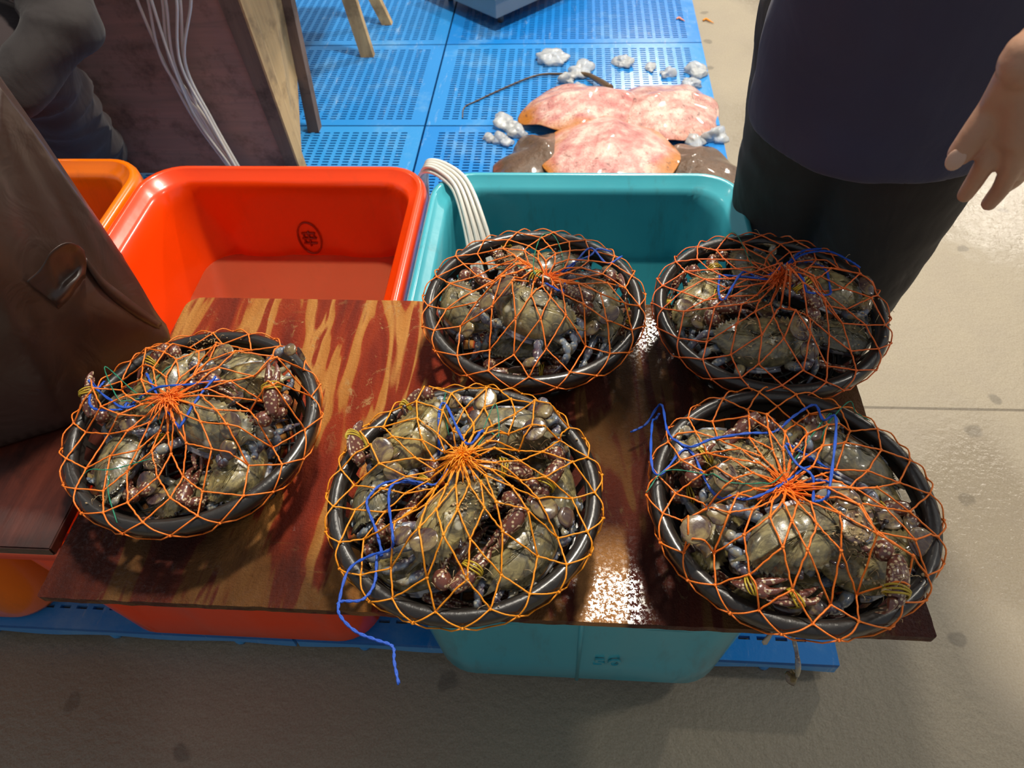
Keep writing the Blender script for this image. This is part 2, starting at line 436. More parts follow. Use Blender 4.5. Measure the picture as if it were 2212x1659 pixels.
# ------------------------------------------------------------------ floor and blue pallets
bm = bmesh.new()
for p in ((-9, -4), (9, -4), (9, 14), (-9, 14)): bm.verts.new((p[0], p[1], 0))
bm.faces.new(bm.verts)
tag(link('floor', bm, M['floor'], smooth=False), kind='structure')

PT = .06                                        # pallet top
def pallet_mesh():
    bm = bmesh.new()
    W, D, T = .996, .594, .012
    nx, ny = 27, 33
    mx, my = .045, .035
    xs, ys = [0], [0]
    px_, py_ = (W - 2 * mx) / nx, (D - 2 * my) / ny
    for i in range(nx): a = mx + i * px_; xs += [a + px_ * .18, a + px_ * .82]
    for j in range(ny): a = my + j * py_; ys += [a + py_ * .28, a + py_ * .72]
    xs.append(W); ys.append(D)
    def hole(i, j):
        if i % 2 == 0 or j % 2 == 0 or i >= len(xs) - 1 or j >= len(ys) - 1 or i < 0 or j < 0: return False
        return True
    vt = {}; vb = {}
    for i, x in enumerate(xs):
        for j, y in enumerate(ys):
            vt[i, j] = bm.verts.new((x, y, 0)); vb[i, j] = bm.verts.new((x, y, -T))
    def out(i, j): return i < 0 or j < 0 or i >= len(xs) - 1 or j >= len(ys) - 1
    for i in range(len(xs) - 1):
        for j in range(len(ys) - 1):
            if hole(i, j): continue
            bm.faces.new((vt[i, j], vt[i + 1, j], vt[i + 1, j + 1], vt[i, j + 1]))
            bm.faces.new((vb[i, j], vb[i, j + 1], vb[i + 1, j + 1], vb[i + 1, j]))
            for (di, dj, a, b) in ((-1, 0, (i, j), (i, j + 1)), (1, 0, (i + 1, j + 1), (i + 1, j)), (0, -1, (i + 1, j), (i, j)), (0, 1, (i, j + 1), (i + 1, j + 1))):
                if hole(i + di, j + dj) or out(i + di, j + dj):
                    bm.faces.new((vt[b], vt[a], vb[a], vb[b]))
    bmesh.ops.delete(bm, geom=[v for v in bm.verts if not v.link_faces], context='VERTS')
    return bm
def pallet_skirt():
    bm = bmesh.new(); W, D = .996, .594
    per = []
    n = 48
    def low(t, L): return -.026 - .010 * (0.5 + .5 * math.cos(2 * PI * t / L * round(L / .25)))
    pts = [(x * W / n, 0, low(x * W / n, W)) for x in range(n)] + [(W, y * D / n, low(y * D / n, D)) for y in range(n)] + \
          [(W - x * W / n, D, low(x * W / n, W)) for x in range(n)] + [(0, D - y * D / n, low(y * D / n, D)) for y in range(n)]
    c = V((W / 2, D / 2, 0)); N = len(pts)
    rings = []
    for off, zz in ((.0, 0), (-.0, 1), (.005, 1), (.005, 0)):
        r = []
        for x, y, z in pts:
            sx = min(max(x, off), W - off); sy = min(max(y, off), D - off)
            r.append(bm.verts.new((sx, sy, z if zz else -.0005)))
        rings.append(r)
    for a in range(3):
        for i in range(N): bm.faces.new((rings[a][i], rings[a][(i + 1) % N], rings[a + 1][(i + 1) % N], rings[a + 1][i]))
    return bm
pal = empty('plastic_pallet')
link('deck', pallet_mesh(), M['pallet'], pal, smooth=False)
link('skirt', pallet_skirt(), M['pallet'], pal, smooth=False)
foot_me = None
for i in range(4):
    for j in range(3):
        bm = bmesh.new(); sweep(bm, [(0, 0, -.013), (0, 0, -.052), (0, 0, -.0598)], [.013, .012, .010], 14)
        if foot_me is None: fo = link('foot', bm, M['pallet'], pal); foot_me = fo.data
        else: bm.free(); fo = linkme('foot', foot_me, M['pallet'], pal)
        fo.location = (.12 + i * .252, .016 + j * .281, 0)
pal_lab = {
 (0, 0): 'blue slotted plastic pallet whose right corner shows below the teal tub',
 (0, 1): 'blue slotted pallet hidden under the middle of the teal tub',
 (0, 2): 'blue slotted pallet behind the teal tub, under the front stingray',
 (0, 3): 'bright blue slotted pallet carrying the back stingray and most of the ice',
 (0, 4): 'wet blue slotted pallet under the steel tray',
 (-1, 0): 'blue slotted pallet whose front edge shows under the orange and amber tubs',
 (-1, 1): 'blue slotted pallet hidden under the middle of the orange tub',
 (-1, 2): 'worn blue slotted pallet behind the orange tub, beside the wooden stand foot',
 (-1, 3): 'scuffed blue slotted pallet with the stool leg standing at its far edge',
 (-1, 4): 'blue slotted pallet behind the stool leg, at the top edge of the photo',
 (-2, 0): 'blue slotted pallet under the far left side of the amber tub',
 (-2, 1): 'blue slotted pallet under the far end of the amber tub',
 (-2, 2): 'blue slotted pallet at the feet of the crouching person in grey trousers',
}
first = True
for (cxi, r), lab in pal_lab.items():
    o = pal if first else copy_tree(pal)
    first = False
    o.location = (-.490 + cxi * 1.003, .507 + r * .600, PT)
    tag(o, lab, 'pallet', 'blue slotted floor pallets')

# ------------------------------------------------------------------ tubs
def rrect(hx, hy, r, n=8):
    pts = []
    for q, (sx, sy) in enumerate(((1, 1), (-1, 1), (-1, -1), (1, -1))):
        for k in range(n + 1):
            a = PI / 2 * (q + k / n)
            pts.append(((hx - r) * sx + r * math.cos(a), (hy - r) * sy + r * math.sin(a)))
    # straight runs subdivided
    out = []
    N = len(pts)
    for i in range(N):
        a, b = V(pts[i]), V(pts[(i + 1) % N]); d = (b - a).length
        k = max(1, int(d / .018)); out += [tuple(a + (b - a) * (t / k)) for t in range(k)]
    return out
TH = .435
def tub(name, c, hx, hy, mat, label, water, wz, wlabel, boff=0):
    root = empty(name, (c[0], c[1], PT))
    tag(root, label, 'tub', 'large plastic seafood tubs')
    bx_, by_ = hx - .075, hy - .045
    prof = [(0, .0, .01), (0, .004, .001), (.03, .0, .0)]
    # (height, inset from linear taper, kind)
    L = []
    def lin(z): t = z / TH; return bx_ + (hx - .035 - bx_) * t, by_ + (hy - .035 - by_) * t
    for z, e in ((0, -.02), (.004, -.006), (.02, 0), (.08, 0), (.13, 0), (.2, 0), (.27, 0), (.34, 0), (.39, 0)):
        a, b = lin(z); L.append((a + e, b + e, z, .075, 1))
    L += [(hx - .006, hy - .006, .392, .085, 0), (hx, hy, .398, .088, 0), (hx, hy, .423, .088, 0), (hx - .004, hy - .004, .432, .086, 0), (hx - .012, hy - .012, .435, .08, 0),
          (hx - .016, hy - .016, .432, .078, 0), (hx - .022, hy - .022, .421, .074, 0), (hx - .034, hy - .034, .417, .07, 0), (hx - .041, hy - .041, .405, .068, 0)]
    for z in (.37, .33, .27, .2, .13, .08, .03, .012, .006):
        a, b = lin(z); e = -.006 if z > .02 else (-.016 if z > .01 else -.04); L.append((a + e, b + e, z, .07, -1))
    bm = bmesh.new(); rings = []
    base = rrect(hx, hy, .088); N = len(base)
    ang = base
    for (a, b, z, r, k) in L:
        pr = rrect(hx, hy, .088)
        ring = []
        for (x, y) in pr:
            # map the reference outline to this ring size keeping corner radii
            sx, sy = math.copysign(1, x), math.copysign(1, y)
            cxn, cyn = hx - .088, hy - .088
            ux, uy = abs(x), abs(y)
            if ux > cxn: X = (a - r) + (ux - cxn) / .088 * r
            else: X = ux / cxn * (a - r)
            if uy > cyn: Y = (b - r) + (uy - cyn) / .088 * r
            else: Y = uy / cyn * (b - r)
            X *= sx; Y *= sy
            if k and .015 < z < .36:                     # pressed panels in the walls
                d = 0
                nx = 3; ny = 4
                if abs(abs(X) - a) < .002 and abs(Y) < b - r * .7: d = max(0, math.cos(Y / (b - r) * PI * ny / 2 + (PI if ny % 2 == 0 else 0))) ** .5
                elif abs(abs(Y) - b) < .002 and abs(X) < a - r * .7: d = max(0, math.cos(X / (a - r) * PI * nx / 2 + PI)) ** .5
                fz = min(1, max(0, (z - .03) / .06)) * min(1, max(0, (.33 - z) / .06))
                d *= .009 * fz
                if abs(abs(X) - a) < .002: X -= math.copysign(d, X)
                else: Y -= math.copysign(d, Y)
            ring.append(bm.verts.new((X + boff * (1 - z / TH), Y, z)))
        rings.append(ring)
    for i in range(len(rings) - 1):
        for q in range(N): bm.faces.new((rings[i][q], rings[i][(q + 1) % N], rings[i + 1][(q + 1) % N], rings[i + 1][q]))
    bm.faces.new(rings[0][::-1]); bm.faces.new(rings[-1])
    link('shell', bm, mat, root)
    # water
    a, b = lin(wz); a -= .007; b -= .007; r = .07
    bm = bmesh.new()
    top = [bm.verts.new((x + boff * (1 - wz / TH), y, wz)) for x, y in rrect(a, b, r)]
    bm.faces.new(top)
    a2, b2 = lin(.012); 
    wo = link('water', bm, water, None, smooth=False); wo.location = (c[0], c[1], PT)
    tag(wo, wlabel, 'water', kind='stuff')
    return root, lin
TO = (-.6235, .9305); TT = (.037, .8975); TA = (-1.272, .952)
to, linf = tub('fish_tub', TO, .3205, .4755, M['tub_o'], 'orange-red plastic tub of murky water beneath the left half of the board', M['water_o'], .215, 'murky pinkish water in the orange-red tub', .05)
tt, _ = tub('fish_tub', TT, .328, .4875, M['tub_t'], 'teal plastic tub of clear water beneath the board, right of the orange tub', M['water_t'], .24, 'clear blue-green water in the teal tub')
ta, _ = tub('fish_tub', TA, .3175, .481, M['tub_a'], 'amber-orange plastic tub at the far left, half hidden by the black bag', M['water_o'], .16, 'water low in the amber tub at the left', .06)
# moulded badge on the inner far wall of the orange tub
def ringpts(n, a, b): return [(a * math.cos(2 * PI * k / n), b * math.sin(2 * PI * k / n)) for k in range(n)]
bm = bmesh.new()
sweep(bm, [(x, 0, z) for x, z in ringpts(32, .027, .044)], .0022, 6, closed=True)
for zz, L in ((.014, .016), (0, .017), (-.014, .016)): sweep(bm, [(-L, 0, zz), (L, 0, zz)], .0024, 6)
sweep(bm, [(0, 0, -.022), (0, 0, .02)], .0024, 6)
sweep(bm, [(-.012, 0, -.014), (-.012, 0, .014)], .002, 6); sweep(bm, [(.012, 0, 0), (.012, 0, .014)], .002, 6)
b_ = link('moulded_badge', bm, simple('badge_dark_orange', 'a82400', .35), to)
zb = .265; yb = linf(zb)[1] - .0085
b_.location = (.02, yb, zb); b_.rotation_euler = (math.radians(-2), 0, 0)
# raised number and centre rib on the near outside wall of the teal tub
def wally(z): t = z / TH; return -(.4875 - .045 + (.4875 - .035 - .4425) * t)
bm = bmesh.new()
sweep(bm, [(0, wally(.01) + .002, .01), (0, wally(.2) - .0005, .2), (0, wally(.37) - .0005, .37)], .004, 6)
link('wall_rib', bm, M['tub_t'], tt)
cu = bpy.data.curves.new('num', 'FONT'); cu.body = '50'; cu.size = .05; cu.extrude = .0015; cu.align_x = 'CENTER'
tmp = bpy.data.objects.new('num', cu); col.objects.link(tmp)
me = bpy.data.meshes.new_from_object(tmp.evaluated_get(bpy.context.evaluated_depsgraph_get())); bpy.data.objects.remove(tmp)
me.materials.clear()
num = linkme('raised_number', me, M['tub_t'], tt, smooth=False)
num.location = (.047, wally(.12) - .0005, .098); num.rotation_euler = (math.radians(90 + 5), 0, 0)

# ------------------------------------------------------------------ boards
BZ = .510
bm = bmesh.new()
bw, bd = 1.15, .578
out = []
for (X, Y, r) in ((0, 0, .004), (bw, 0, .004), (bw - .003, bd, .02), (.004, bd, .028)):
    sx = 1 if X < bw / 2 else -1; sy = 1 if Y < bd / 2 else -1
    c = V((X + sx * r, Y + sy * r)); a0 = {(1, 1): PI, (-1, 1): 1.5 * PI, (-1, -1): 0, (1, -1): PI / 2}[(sx, sy)]
    out += [(c.x + r * math.cos(a0 + PI / 2 * k / 6), c.y + r * math.sin(a0 + PI / 2 * k / 6)) for k in range(7)]
o2 = []
for i in range(len(out)):
    a, b = V(out[i]), V(out[(i + 1) % len(out)]); k = max(1, int((b - a).length / .01))
    for t in range(k):
        p = a + (b - a) * (t / k)
        o2.append((p.x + .0012 * noise.noise(V((p.x * 60, p.y * 60, 0))), p.y + .0016 * noise.noise(V((p.x * 45, p.y * 45, 5)))))
top = [bm.verts.new((x, y, 0)) for x, y in o2]; bot = [bm.verts.new((x + .001, y + .001, -.0148)) for x, y in o2]
bm.faces.new(top); bm.faces.new(bot[::-1])
for i in range(len(top)): bm.faces.new((top[i], bot[i], bot[(i + 1) % len(top)], top[(i + 1) % len(top)]))
bo = link('plywood_board', bm, M['board'], smooth=False)
bo.location = (-.688, .378, BZ)
# object coords of the material are centred further right: origin at near left corner
tag(bo, 'wide red-brown plywood board, worn and wet, laid across the tubs under the baskets', 'board')
bm = bmesh.new(); box(bm, (-1.75, .445, BZ - .0148), (-.700, .885, BZ + .004)); bevel(bm, .002)
tag(link('dark_board', bm, M['board2'], smooth=False), 'dark wet wooden board at the left, under the black bag', 'board')

# ------------------------------------------------------------------ wooden stand, stool, tray
std = empty('wooden_stand', (-.95, 2.1, PT)); tag(std, 'wooden stand with a dark plywood front and a pale slatted side, behind the orange tub', 'stand')
def quadslab(pts, th, n):   # four points and thickness along n
    bm = bmesh.new(); n = V(n); a = [V(p) for p in pts]; hexa(bm, a + [p + n * th for p in a]); return bm
def ch(name, bm, mat, par, **k):
    o = link(name, bm, mat, par, **k); o.matrix_parent_inverse = Matrix.Translation(-V(par.location)); return o
ZT = .80
def up_to(p, q, z): p, q = V(p), V(q); return p + (q - p) * ((z - p.z) / (q.z - p.z))
YF = 1.99
fl_b, fl_t = atY(615, 352, YF), atY(471, 0, YF)           # left edge of the front post
fr_b, fr_t = atY(640, 352, YF), atY(514, 0, YF)           # its right edge (= near edge of the side board)
A0, A1 = up_to(fl_b, fl_t, PT), up_to(fl_b, fl_t, ZT)
B0, B1 = up_to(fr_b, fr_t, PT), up_to(fr_b, fr_t, ZT)
YR = 2.26
rl_b, rl_t = atY(668, 299, YR), atY(608, 0, YR)
rr_b, rr_t = atY(690, 290, YR), atY(628, 0, YR)
C0, C1 = up_to(rl_b, rl_t, PT), up_to(rl_b, rl_t, ZT)
D0, D1 = up_to(rr_b, rr_t, PT), up_to(rr_b, rr_t, ZT)
ch('plywood_front', quadslab([(-2.6, YF + .012, PT + .01), tuple(A0 + V((.01, .012, .01))), tuple(A1 + V((.01, .012, 0))), (-2.6, YF + .012, ZT)], .015, (0, 1, 0)), M['panel'], std, smooth=False)
ch('leg', quadslab([A0, B0, B1, A1], .045, (0, 1, 0)), M['post'], std, smooth=False)
ch('leg', quadslab([C0, D0, D1, C1], .04, (0, 1, 0)), M['post'], std, smooth=False)
nB0 = up_to(B0, B1, PT + .03); nC0 = up_to(C0, C1, PT + .20)
ch('side_board', quadslab([nB0 + V((.001, .04, 0)), nC0 + V((.0, .004, 0)), C1 + V((0, .004, 0)), B1 + V((.001, .04, 0))], .012, (-1, .1, 0)), M['pine'], std, smooth=False)
bmq = quadslab([B0, B0 + V((.004, .045, 0)), B1 + V((.004, .045, 0)), B1], .006, (1, 0, 0)); ch('corner_strip', bmq, M['pine'], std, smooth=False)
bm = bmesh.new(); box(bm, (-2.65, YF - .0, ZT), (-.72, 2.75, ZT + .03)); ch('tabletop', bm, M['panel'], std, smooth=False)

sto = empty('wooden_stool', (-.9, 2.95, PT)); tag(sto, 'small weathered wooden stool with splayed legs on the blue pallets', 'stool')
for (Y, bl, br, tl, tr) in ((2.80, (781, 128), (808, 127), (738, 0), (768, 0)), (3.08, (826, 56), (846, 54), (796, 0), (820, 0))):
    P = [atY(*bl, Y), atY(*br, Y), atY(*tr, Y), atY(*tl, Y)]
    q0, q1 = up_to(P[0], P[3], PT), up_to(P[1], P[2], PT); q3, q2 = up_to(P[0], P[3], .42), up_to(P[1], P[2], .42)
    ch('leg', quadslab([q0, q1, q2, q3], .03, (0, 1, 0)), M['pine'], sto, smooth=False)
    mx = V((2 * -1.15, 0, 0))
    ch('leg', quadslab([V((-2.3 - q.x, q.y, q.z)) for q in (q0, q1, q2, q3)], .03, (0, 1, 0)), M['pine'], sto, smooth=False)
bm = bmesh.new(); box(bm, (-1.42, 2.76, .42), (-.88, 3.14, .445)); bevel(bm, .003); ch('seat', bm, M['pine'], sto, smooth=False)

tr = empty('steel_tray', (-.27, 3.36, PT + .05), math.radians(47)); tag(tr, 'stainless steel tray with its corner pointing at the camera, top centre of the photo', 'tray')
bm = bmesh.new(); R = .28
P = []
prof = [(R - .012, 0), (R, .006), (R, .075), (R + .008, .078), (R + .008, .082), (R - .003, .082), (R - .003, .01), (R - .014, .004)]
rs = [[bm.verts.new((s * sx, s * sy * .8, z)) for sx, sy in ((-1, -1), (1, -1), (1, 1), (-1, 1))] for s, z in prof]
for i in range(len(rs) - 1):
    for k in range(4): bm.faces.new((rs[i][k], rs[i][(k + 1) % 4], rs[i + 1][(k + 1) % 4], rs[i + 1][k]))
bm.faces.new(rs[0][::-1]); bm.faces.new(rs[-1]); bevel(bm, .002)
link('pan', bm, M['steel'], tr, smooth=False)
for k, (x, y) in enumerate(((-.2, -.16), (.2, -.16), (.2, .16), (-.2, .16))):
    bm = bmesh.new(); sweep(bm, [(x, y, .002), (x, y, -.0498)], .012, 10); link('foot', bm, M['steel'], tr)

# ------------------------------------------------------------------ baskets
BR, BH = .1765, .098
def basket_parts():
    # rim
    bm = bmesh.new(); n = 96
    prof = [(-.010, -.004), (-.009, .003), (-.004, .008), (.002, .009), (.008, .006), (.0105, 0), (.0105, -.008), (.008, -.014), (.006, -.012), (.006, -.002), (-.004, -.001), (-.006, -.006)]
    rings = []
    for k in range(n):
        a = 2 * PI * k / n
        rings.append([bm.verts.new(((BR - .0105 + x) * math.cos(a), (BR - .0105 + x) * math.sin(a), BH - .009 + z)) for x, z in prof])
    for k in range(n):
        A, B = rings[k], rings[(k + 1) % n]
        for i in range(len(prof)): bm.faces.new((A[i], A[(i + 1) % len(prof)], B[(i + 1) % len(prof)], B[i]))
    rim = bm
    # wall with openings
    bm = bmesh.new()
    hs = [.0, .006, .012, .024, .034, .045, .058, .070, .080, .090]
    def rad(z): t = z / .09; return .122 + .043 * t ** .85
    nc = 120
    def openc(i, k):
        z = (hs[i] + hs[i + 1]) / 2
        if .010 < z < .034 and i in (2, 3): return (k % 4) in (0, 1)
        if i in (5, 6): return (k % 4) in (0, 1, 2)
        return False
    T = .0028
    O = [[bm.verts.new(((rad(z) + T) * math.cos(2 * PI * k / nc), (rad(z) + T) * math.sin(2 * PI * k / nc), z + .001)) for k in range(nc)] for z in hs]
    I = [[bm.verts.new((rad(z) * math.cos(2 * PI * k / nc), rad(z) * math.sin(2 * PI * k / nc), z + .001)) for k in range(nc)] for z in hs]
    H = len(hs)
    for i in range(H - 1):
        for k in range(nc):
            k2 = (k + 1) % nc
            if openc(i, k): continue
            bm.faces.new((O[i][k], O[i][k2], O[i + 1][k2], O[i + 1][k])); bm.faces.new((I[i][k], I[i + 1][k], I[i + 1][k2], I[i][k2]))
            if openc(i, (k - 1) % nc): bm.faces.new((O[i][k], O[i + 1][k], I[i + 1][k], I[i][k]))
            if openc(i, (k + 1) % nc): bm.faces.new((O[i][k2], I[i][k2], I[i + 1][k2], O[i + 1][k2]))
            if i == 0 or openc(i - 1, k): bm.faces.new((O[i][k], I[i][k], I[i][k2], O[i][k2]))
            if i == H - 2 or openc(i + 1, k): bm.faces.new((O[i + 1][k], O[i + 1][k2], I[i + 1][k2], I[i + 1][k]))
    wall = bm
    # floor lattice: rings and spokes
    bm = bmesh.new()
    for r in (.02, .045, .07, .095, .121): sweep(bm, [(r * math.cos(2 * PI * k / 48), r * math.sin(2 * PI * k / 48), .0032) for k in range(48)], (.0035, .002), 6, closed=True)
    for k in range(24):
        a = 2 * PI * k / 24; sweep(bm, [(.018 * math.cos(a), .018 * math.sin(a), .003), (.121 * math.cos(a), .121 * math.sin(a), .003)], (.0024, .002), 6)
    sweep(bm, [(.11 * math.cos(2 * PI * k / 48), .11 * math.sin(2 * PI * k / 48), .0012) for k in range(48)], (.003, .0011), 6, closed=True)
    return rim, wall, bm
def basket_proto():
    r = empty('round_basket')
    a, b, c = basket_parts()
    link('rim', a, M['basket'], r); link('slotted_wall', b, M['basket'], r, smooth=False); link('base_lattice', c, M['basket'], r)
    return r
BK = {  # name: centre x, y, tilt(x,y), where words
 'A': (-.518, .606, (0, 0), 'left-hand basket', 'orange'),
 'B': (-.123, .506, (0, 0), 'front middle basket', 'orange'),
 'C': (.290, .512, (0, 0), 'front right basket', 'orange'),
 'D': (-.050, .862, (0, 0), 'back middle basket', 'orange'),
 'E': (.317, .857, (0, 0), 'back right basket', 'orange'),
}
bl = {'A': 'round black slotted basket of crabs on the left of the board, beside the black bag',
      'B': 'round black slotted basket of crabs at the near edge, middle of the board',
      'C': 'round black slotted basket of crabs at the near right corner of the board',
      'D': 'round black slotted basket of crabs at the back, overlapping the teal tub',
      'E': 'round black slotted basket of crabs at the back right, before the person in navy'}
bp = basket_proto(); BO = {}
for i, (k, b) in enumerate(BK.items()):
    o = bp if i == 0 else copy_tree(bp)
    o.location = (b[0], b[1], BZ + .0002); o.rotation_euler = (b[2][0], b[2][1], i * 1.3)
    tag(o, bl[k], 'basket', 'round black crab baskets'); BO[k] = o

# ------------------------------------------------------------------ crabs (front = +Y, width = X)
def carapace_mesh(seed):
    rnd = random.Random(seed); half = [(0, .029, 0), (.004, .0315, 1), (.008, .029, 0), (.012, .0315, 1), (.016, .0275, 0), (.022, .0300, 1)]
    for k in range(8):
        t = (k + .5) / 8; x = .024 + .034 * math.sin(t * PI / 2 * .98); y = .029 - .021 * t ** 1.6
        half.append((x - .0012, y - .0016, 0)); half.append((x + .0018, y + .0022, 1))
    half += [(.0575, .0065, 0), (.0660, .0050, 1), (.0765, .0035, 1), (.0660, .0010, 1), (.0570, -.0020, 0), (.0540, -.0080, 0), (.0500, -.0140, 0), (.0440, -.0200, 0), (.0370, -.0260, 0), (.0300, -.0305, 0), (.0220, -.0335, 0), (.0130, -.0350, 0), (.006, -.0355, 0), (0, -.0355, 0)]
    full = half + [(-x, y, k) for x, y, k in half[-2:0:-1]]
    base = []
    for x, y, k in full:
        X = max(-.0575, min(.0575, x)); Y = y - (.0016 if k and y > .006 else 0); base.append((X, Y))
    c = V((0, -.003)); n = len(full)
    def h(X, Y, rho):
        ax = abs(X)
        z = .0185 * (1 - rho ** 2.3) ** .75
        z += .0016 * math.exp(-((Y - .004 - .10 * ax) / .0022) ** 2) * (1 - rho ** 6) * (1 if ax > .008 else ax / .008)
        z += .0013 * math.exp(-((Y - .015) / .0018) ** 2) * math.exp(-(ax / .02) ** 2)
        if -.024 < Y < .012: z -= .0022 * math.exp(-((ax - .0135 - .25 * max(0, Y)) / .0026) ** 2) * (1 - rho ** 4)
        z += .0012 * math.exp(-(((ax - .007) / .004) ** 2 + ((Y + .014) / .005) ** 2))
        z += .0012 * noise.noise(V((X * 70, Y * 70, seed))) * (1 - rho ** 4)
        return z
    bm = bmesh.new(); rings = []
    rhos = [.12, .25, .38, .5, .6, .7, .78, .85, .91, .955, .985, 1.0]
    for rho in rhos:
        ring = []
        for (x, y, k), (X, Y) in zip(full, base):
            f = 1 if rho == 1 else (.0 if rho < .95 else .35)
            if rho < 1: px, py = c.x + (X - c.x) * rho, c.y + (Y - c.y) * rho
            else: px, py = x, y
            z = h(px, py, rho)
            if rho == 1: z = .0015 if k else 0
            ring.append(bm.verts.new((px, py, z)))
        rings.append(ring)
    cv = bm.verts.new((0, -.003, h(0, -.003, 0)))
    for i in range(n): bm.faces.new((cv, rings[0][i], rings[0][(i + 1) % n]))
    for a in range(len(rings) - 1):
        for i in range(n): bm.faces.new((rings[a][i], rings[a + 1][i], rings[a + 1][(i + 1) % n], rings[a][(i + 1) % n]))
    # rolled rim and underside lip
    low = [bm.verts.new((x * .97, c.y + (y - c.y) * .97, -.0018)) for x, y, k in full]
    inn = [bm.verts.new((X * .86, c.y + (Y - c.y) * .86, -.0010)) for X, Y in base]
    for i in range(n):
        j = (i + 1) % n
        bm.faces.new((rings[-1][i], low[i], low[j], rings[-1][j])); bm.faces.new((low[i], inn[i], inn[j], low[j]))
    bm.faces.new(inn[::-1])
    return bm
def under_mesh():
    bm = bmesh.new(); n = 40; rings = []
    def o(a, s):
        x = .054 * math.cos(a); y = (.026 if math.sin(a) > 0 else .037) * math.sin(a) - .001
        x *= 1 - .30 * max(0, -math.sin(a)); return x * s, y * s
    for s, z in ((1.0, -.0005), (1.03, -.004), (1.0, -.009), (.9, -.014), (.72, -.018), (.45, -.0205), (.2, -.021)):
        rings.append([bm.verts.new((*o(2 * PI * k / n, s), z + .0008 * math.sin(8 * 2 * PI * k / n))) for k in range(n)])
    for a in range(len(rings) - 1):
        for k in range(n): bm.faces.new((rings[a][k], rings[a][(k + 1) % n], rings[a + 1][(k + 1) % n], rings[a + 1][k]))
    bm.faces.new(rings[0][::-1]); bm.faces.new(rings[-1])
    return bm
def abdomen_mesh():
    bm = bmesh.new()
    for i in range(6):
        t = i / 5; wdt = .021 * (1 - .75 * t)
        y = -.037 + .004 * min(1, i) + .0058 * i; z = -.005 - .017 * min(1, i / 2.2)
        sweep(bm, [(-wdt, y, z), (-wdt * .5, y - .0006, z - .001), (wdt * .5, y - .0006, z - .001), (wdt, y, z)], [(.003, .0012), (.0040, .0022), (.0040, .0022), (.003, .0012)], 8, up=V((0, 0, 1)))
    return bm
def leg_seg(bm, P, R, n=8, up=V((0, 0, 1))):
    """articulated limb: each segment swells in its middle"""
    pts, rad = [], []
    for i in range(len(P) - 1):
        a, b = V(P[i]), V(P[i + 1]); r0 = R[i]
        last = i == len(P) - 2
        sh = ((0, .62), (.12, .95), (.45, 1.0), (.8, .82), (.97, .55)) if not last else ((0, .6), (.15, .8), (.5, .55), (.8, .28), (1, .04))
        for t, s in sh:
            pts.append(a + (b - a) * t); rad.append((r0[0] * s, r0[1] * s))
    sweep(bm, pts, rad, n, up=up)
def paddle_meshes(side, pose):
    """swimming leg: knuckled stem (limb) and flat oval blade"""
    s = side
    if pose == 0:   P = [(.028, -.030, -.006), (.043, -.040, .006), (.052, -.034, .016), (.048, -.008, .023), (.034, .022, .026)]
    elif pose == 1: P = [(.028, -.030, -.006), (.044, -.042, .0), (.058, -.046, .004), (.082, -.040, .006), (.112, -.028, .004)]
    else:           P = [(.026, -.030, -.006), (.036, -.046, .004), (.044, -.058, .010), (.040, -.082, .012), (.028, -.110, .008)]
    P = [V((p[0] * s, p[1], p[2])) for p in P]
    bm = bmesh.new()
    leg_seg(bm, [P[0], P[1], P[2], P[2] + (P[3] - P[2]) * .25], [(.0066, .0056), (.0068, .0060), (.0060, .0050)], 10)
    st = bm; bm = bmesh.new()
    a = P[3] - P[2]; b = P[4] - P[3]
    pts = [P[2] + a * t for t in (0, .15, .4, .7, .92)]; rad = [(.003, .0022), (.0085, .0032), (.0118, .0032), (.0112, .0028), (.0060, .002)]
    pts2 = [P[3] + b * t for t in (.0, .12, .35, .6, .82, .95, 1.0)]; rad2 = [(.0045, .0018), (.0100, .0018), (.0142, .0017), (.0142, .0015), (.0110, .0012), (.0058, .001), (.001, .0005)]
    sweep(bm, pts, rad, 12); sweep(bm, pts2, rad2, 14)
    for v in bm.verts: v.co.z += .0009 * noise.noise(v.co * 160)
    return st, bm
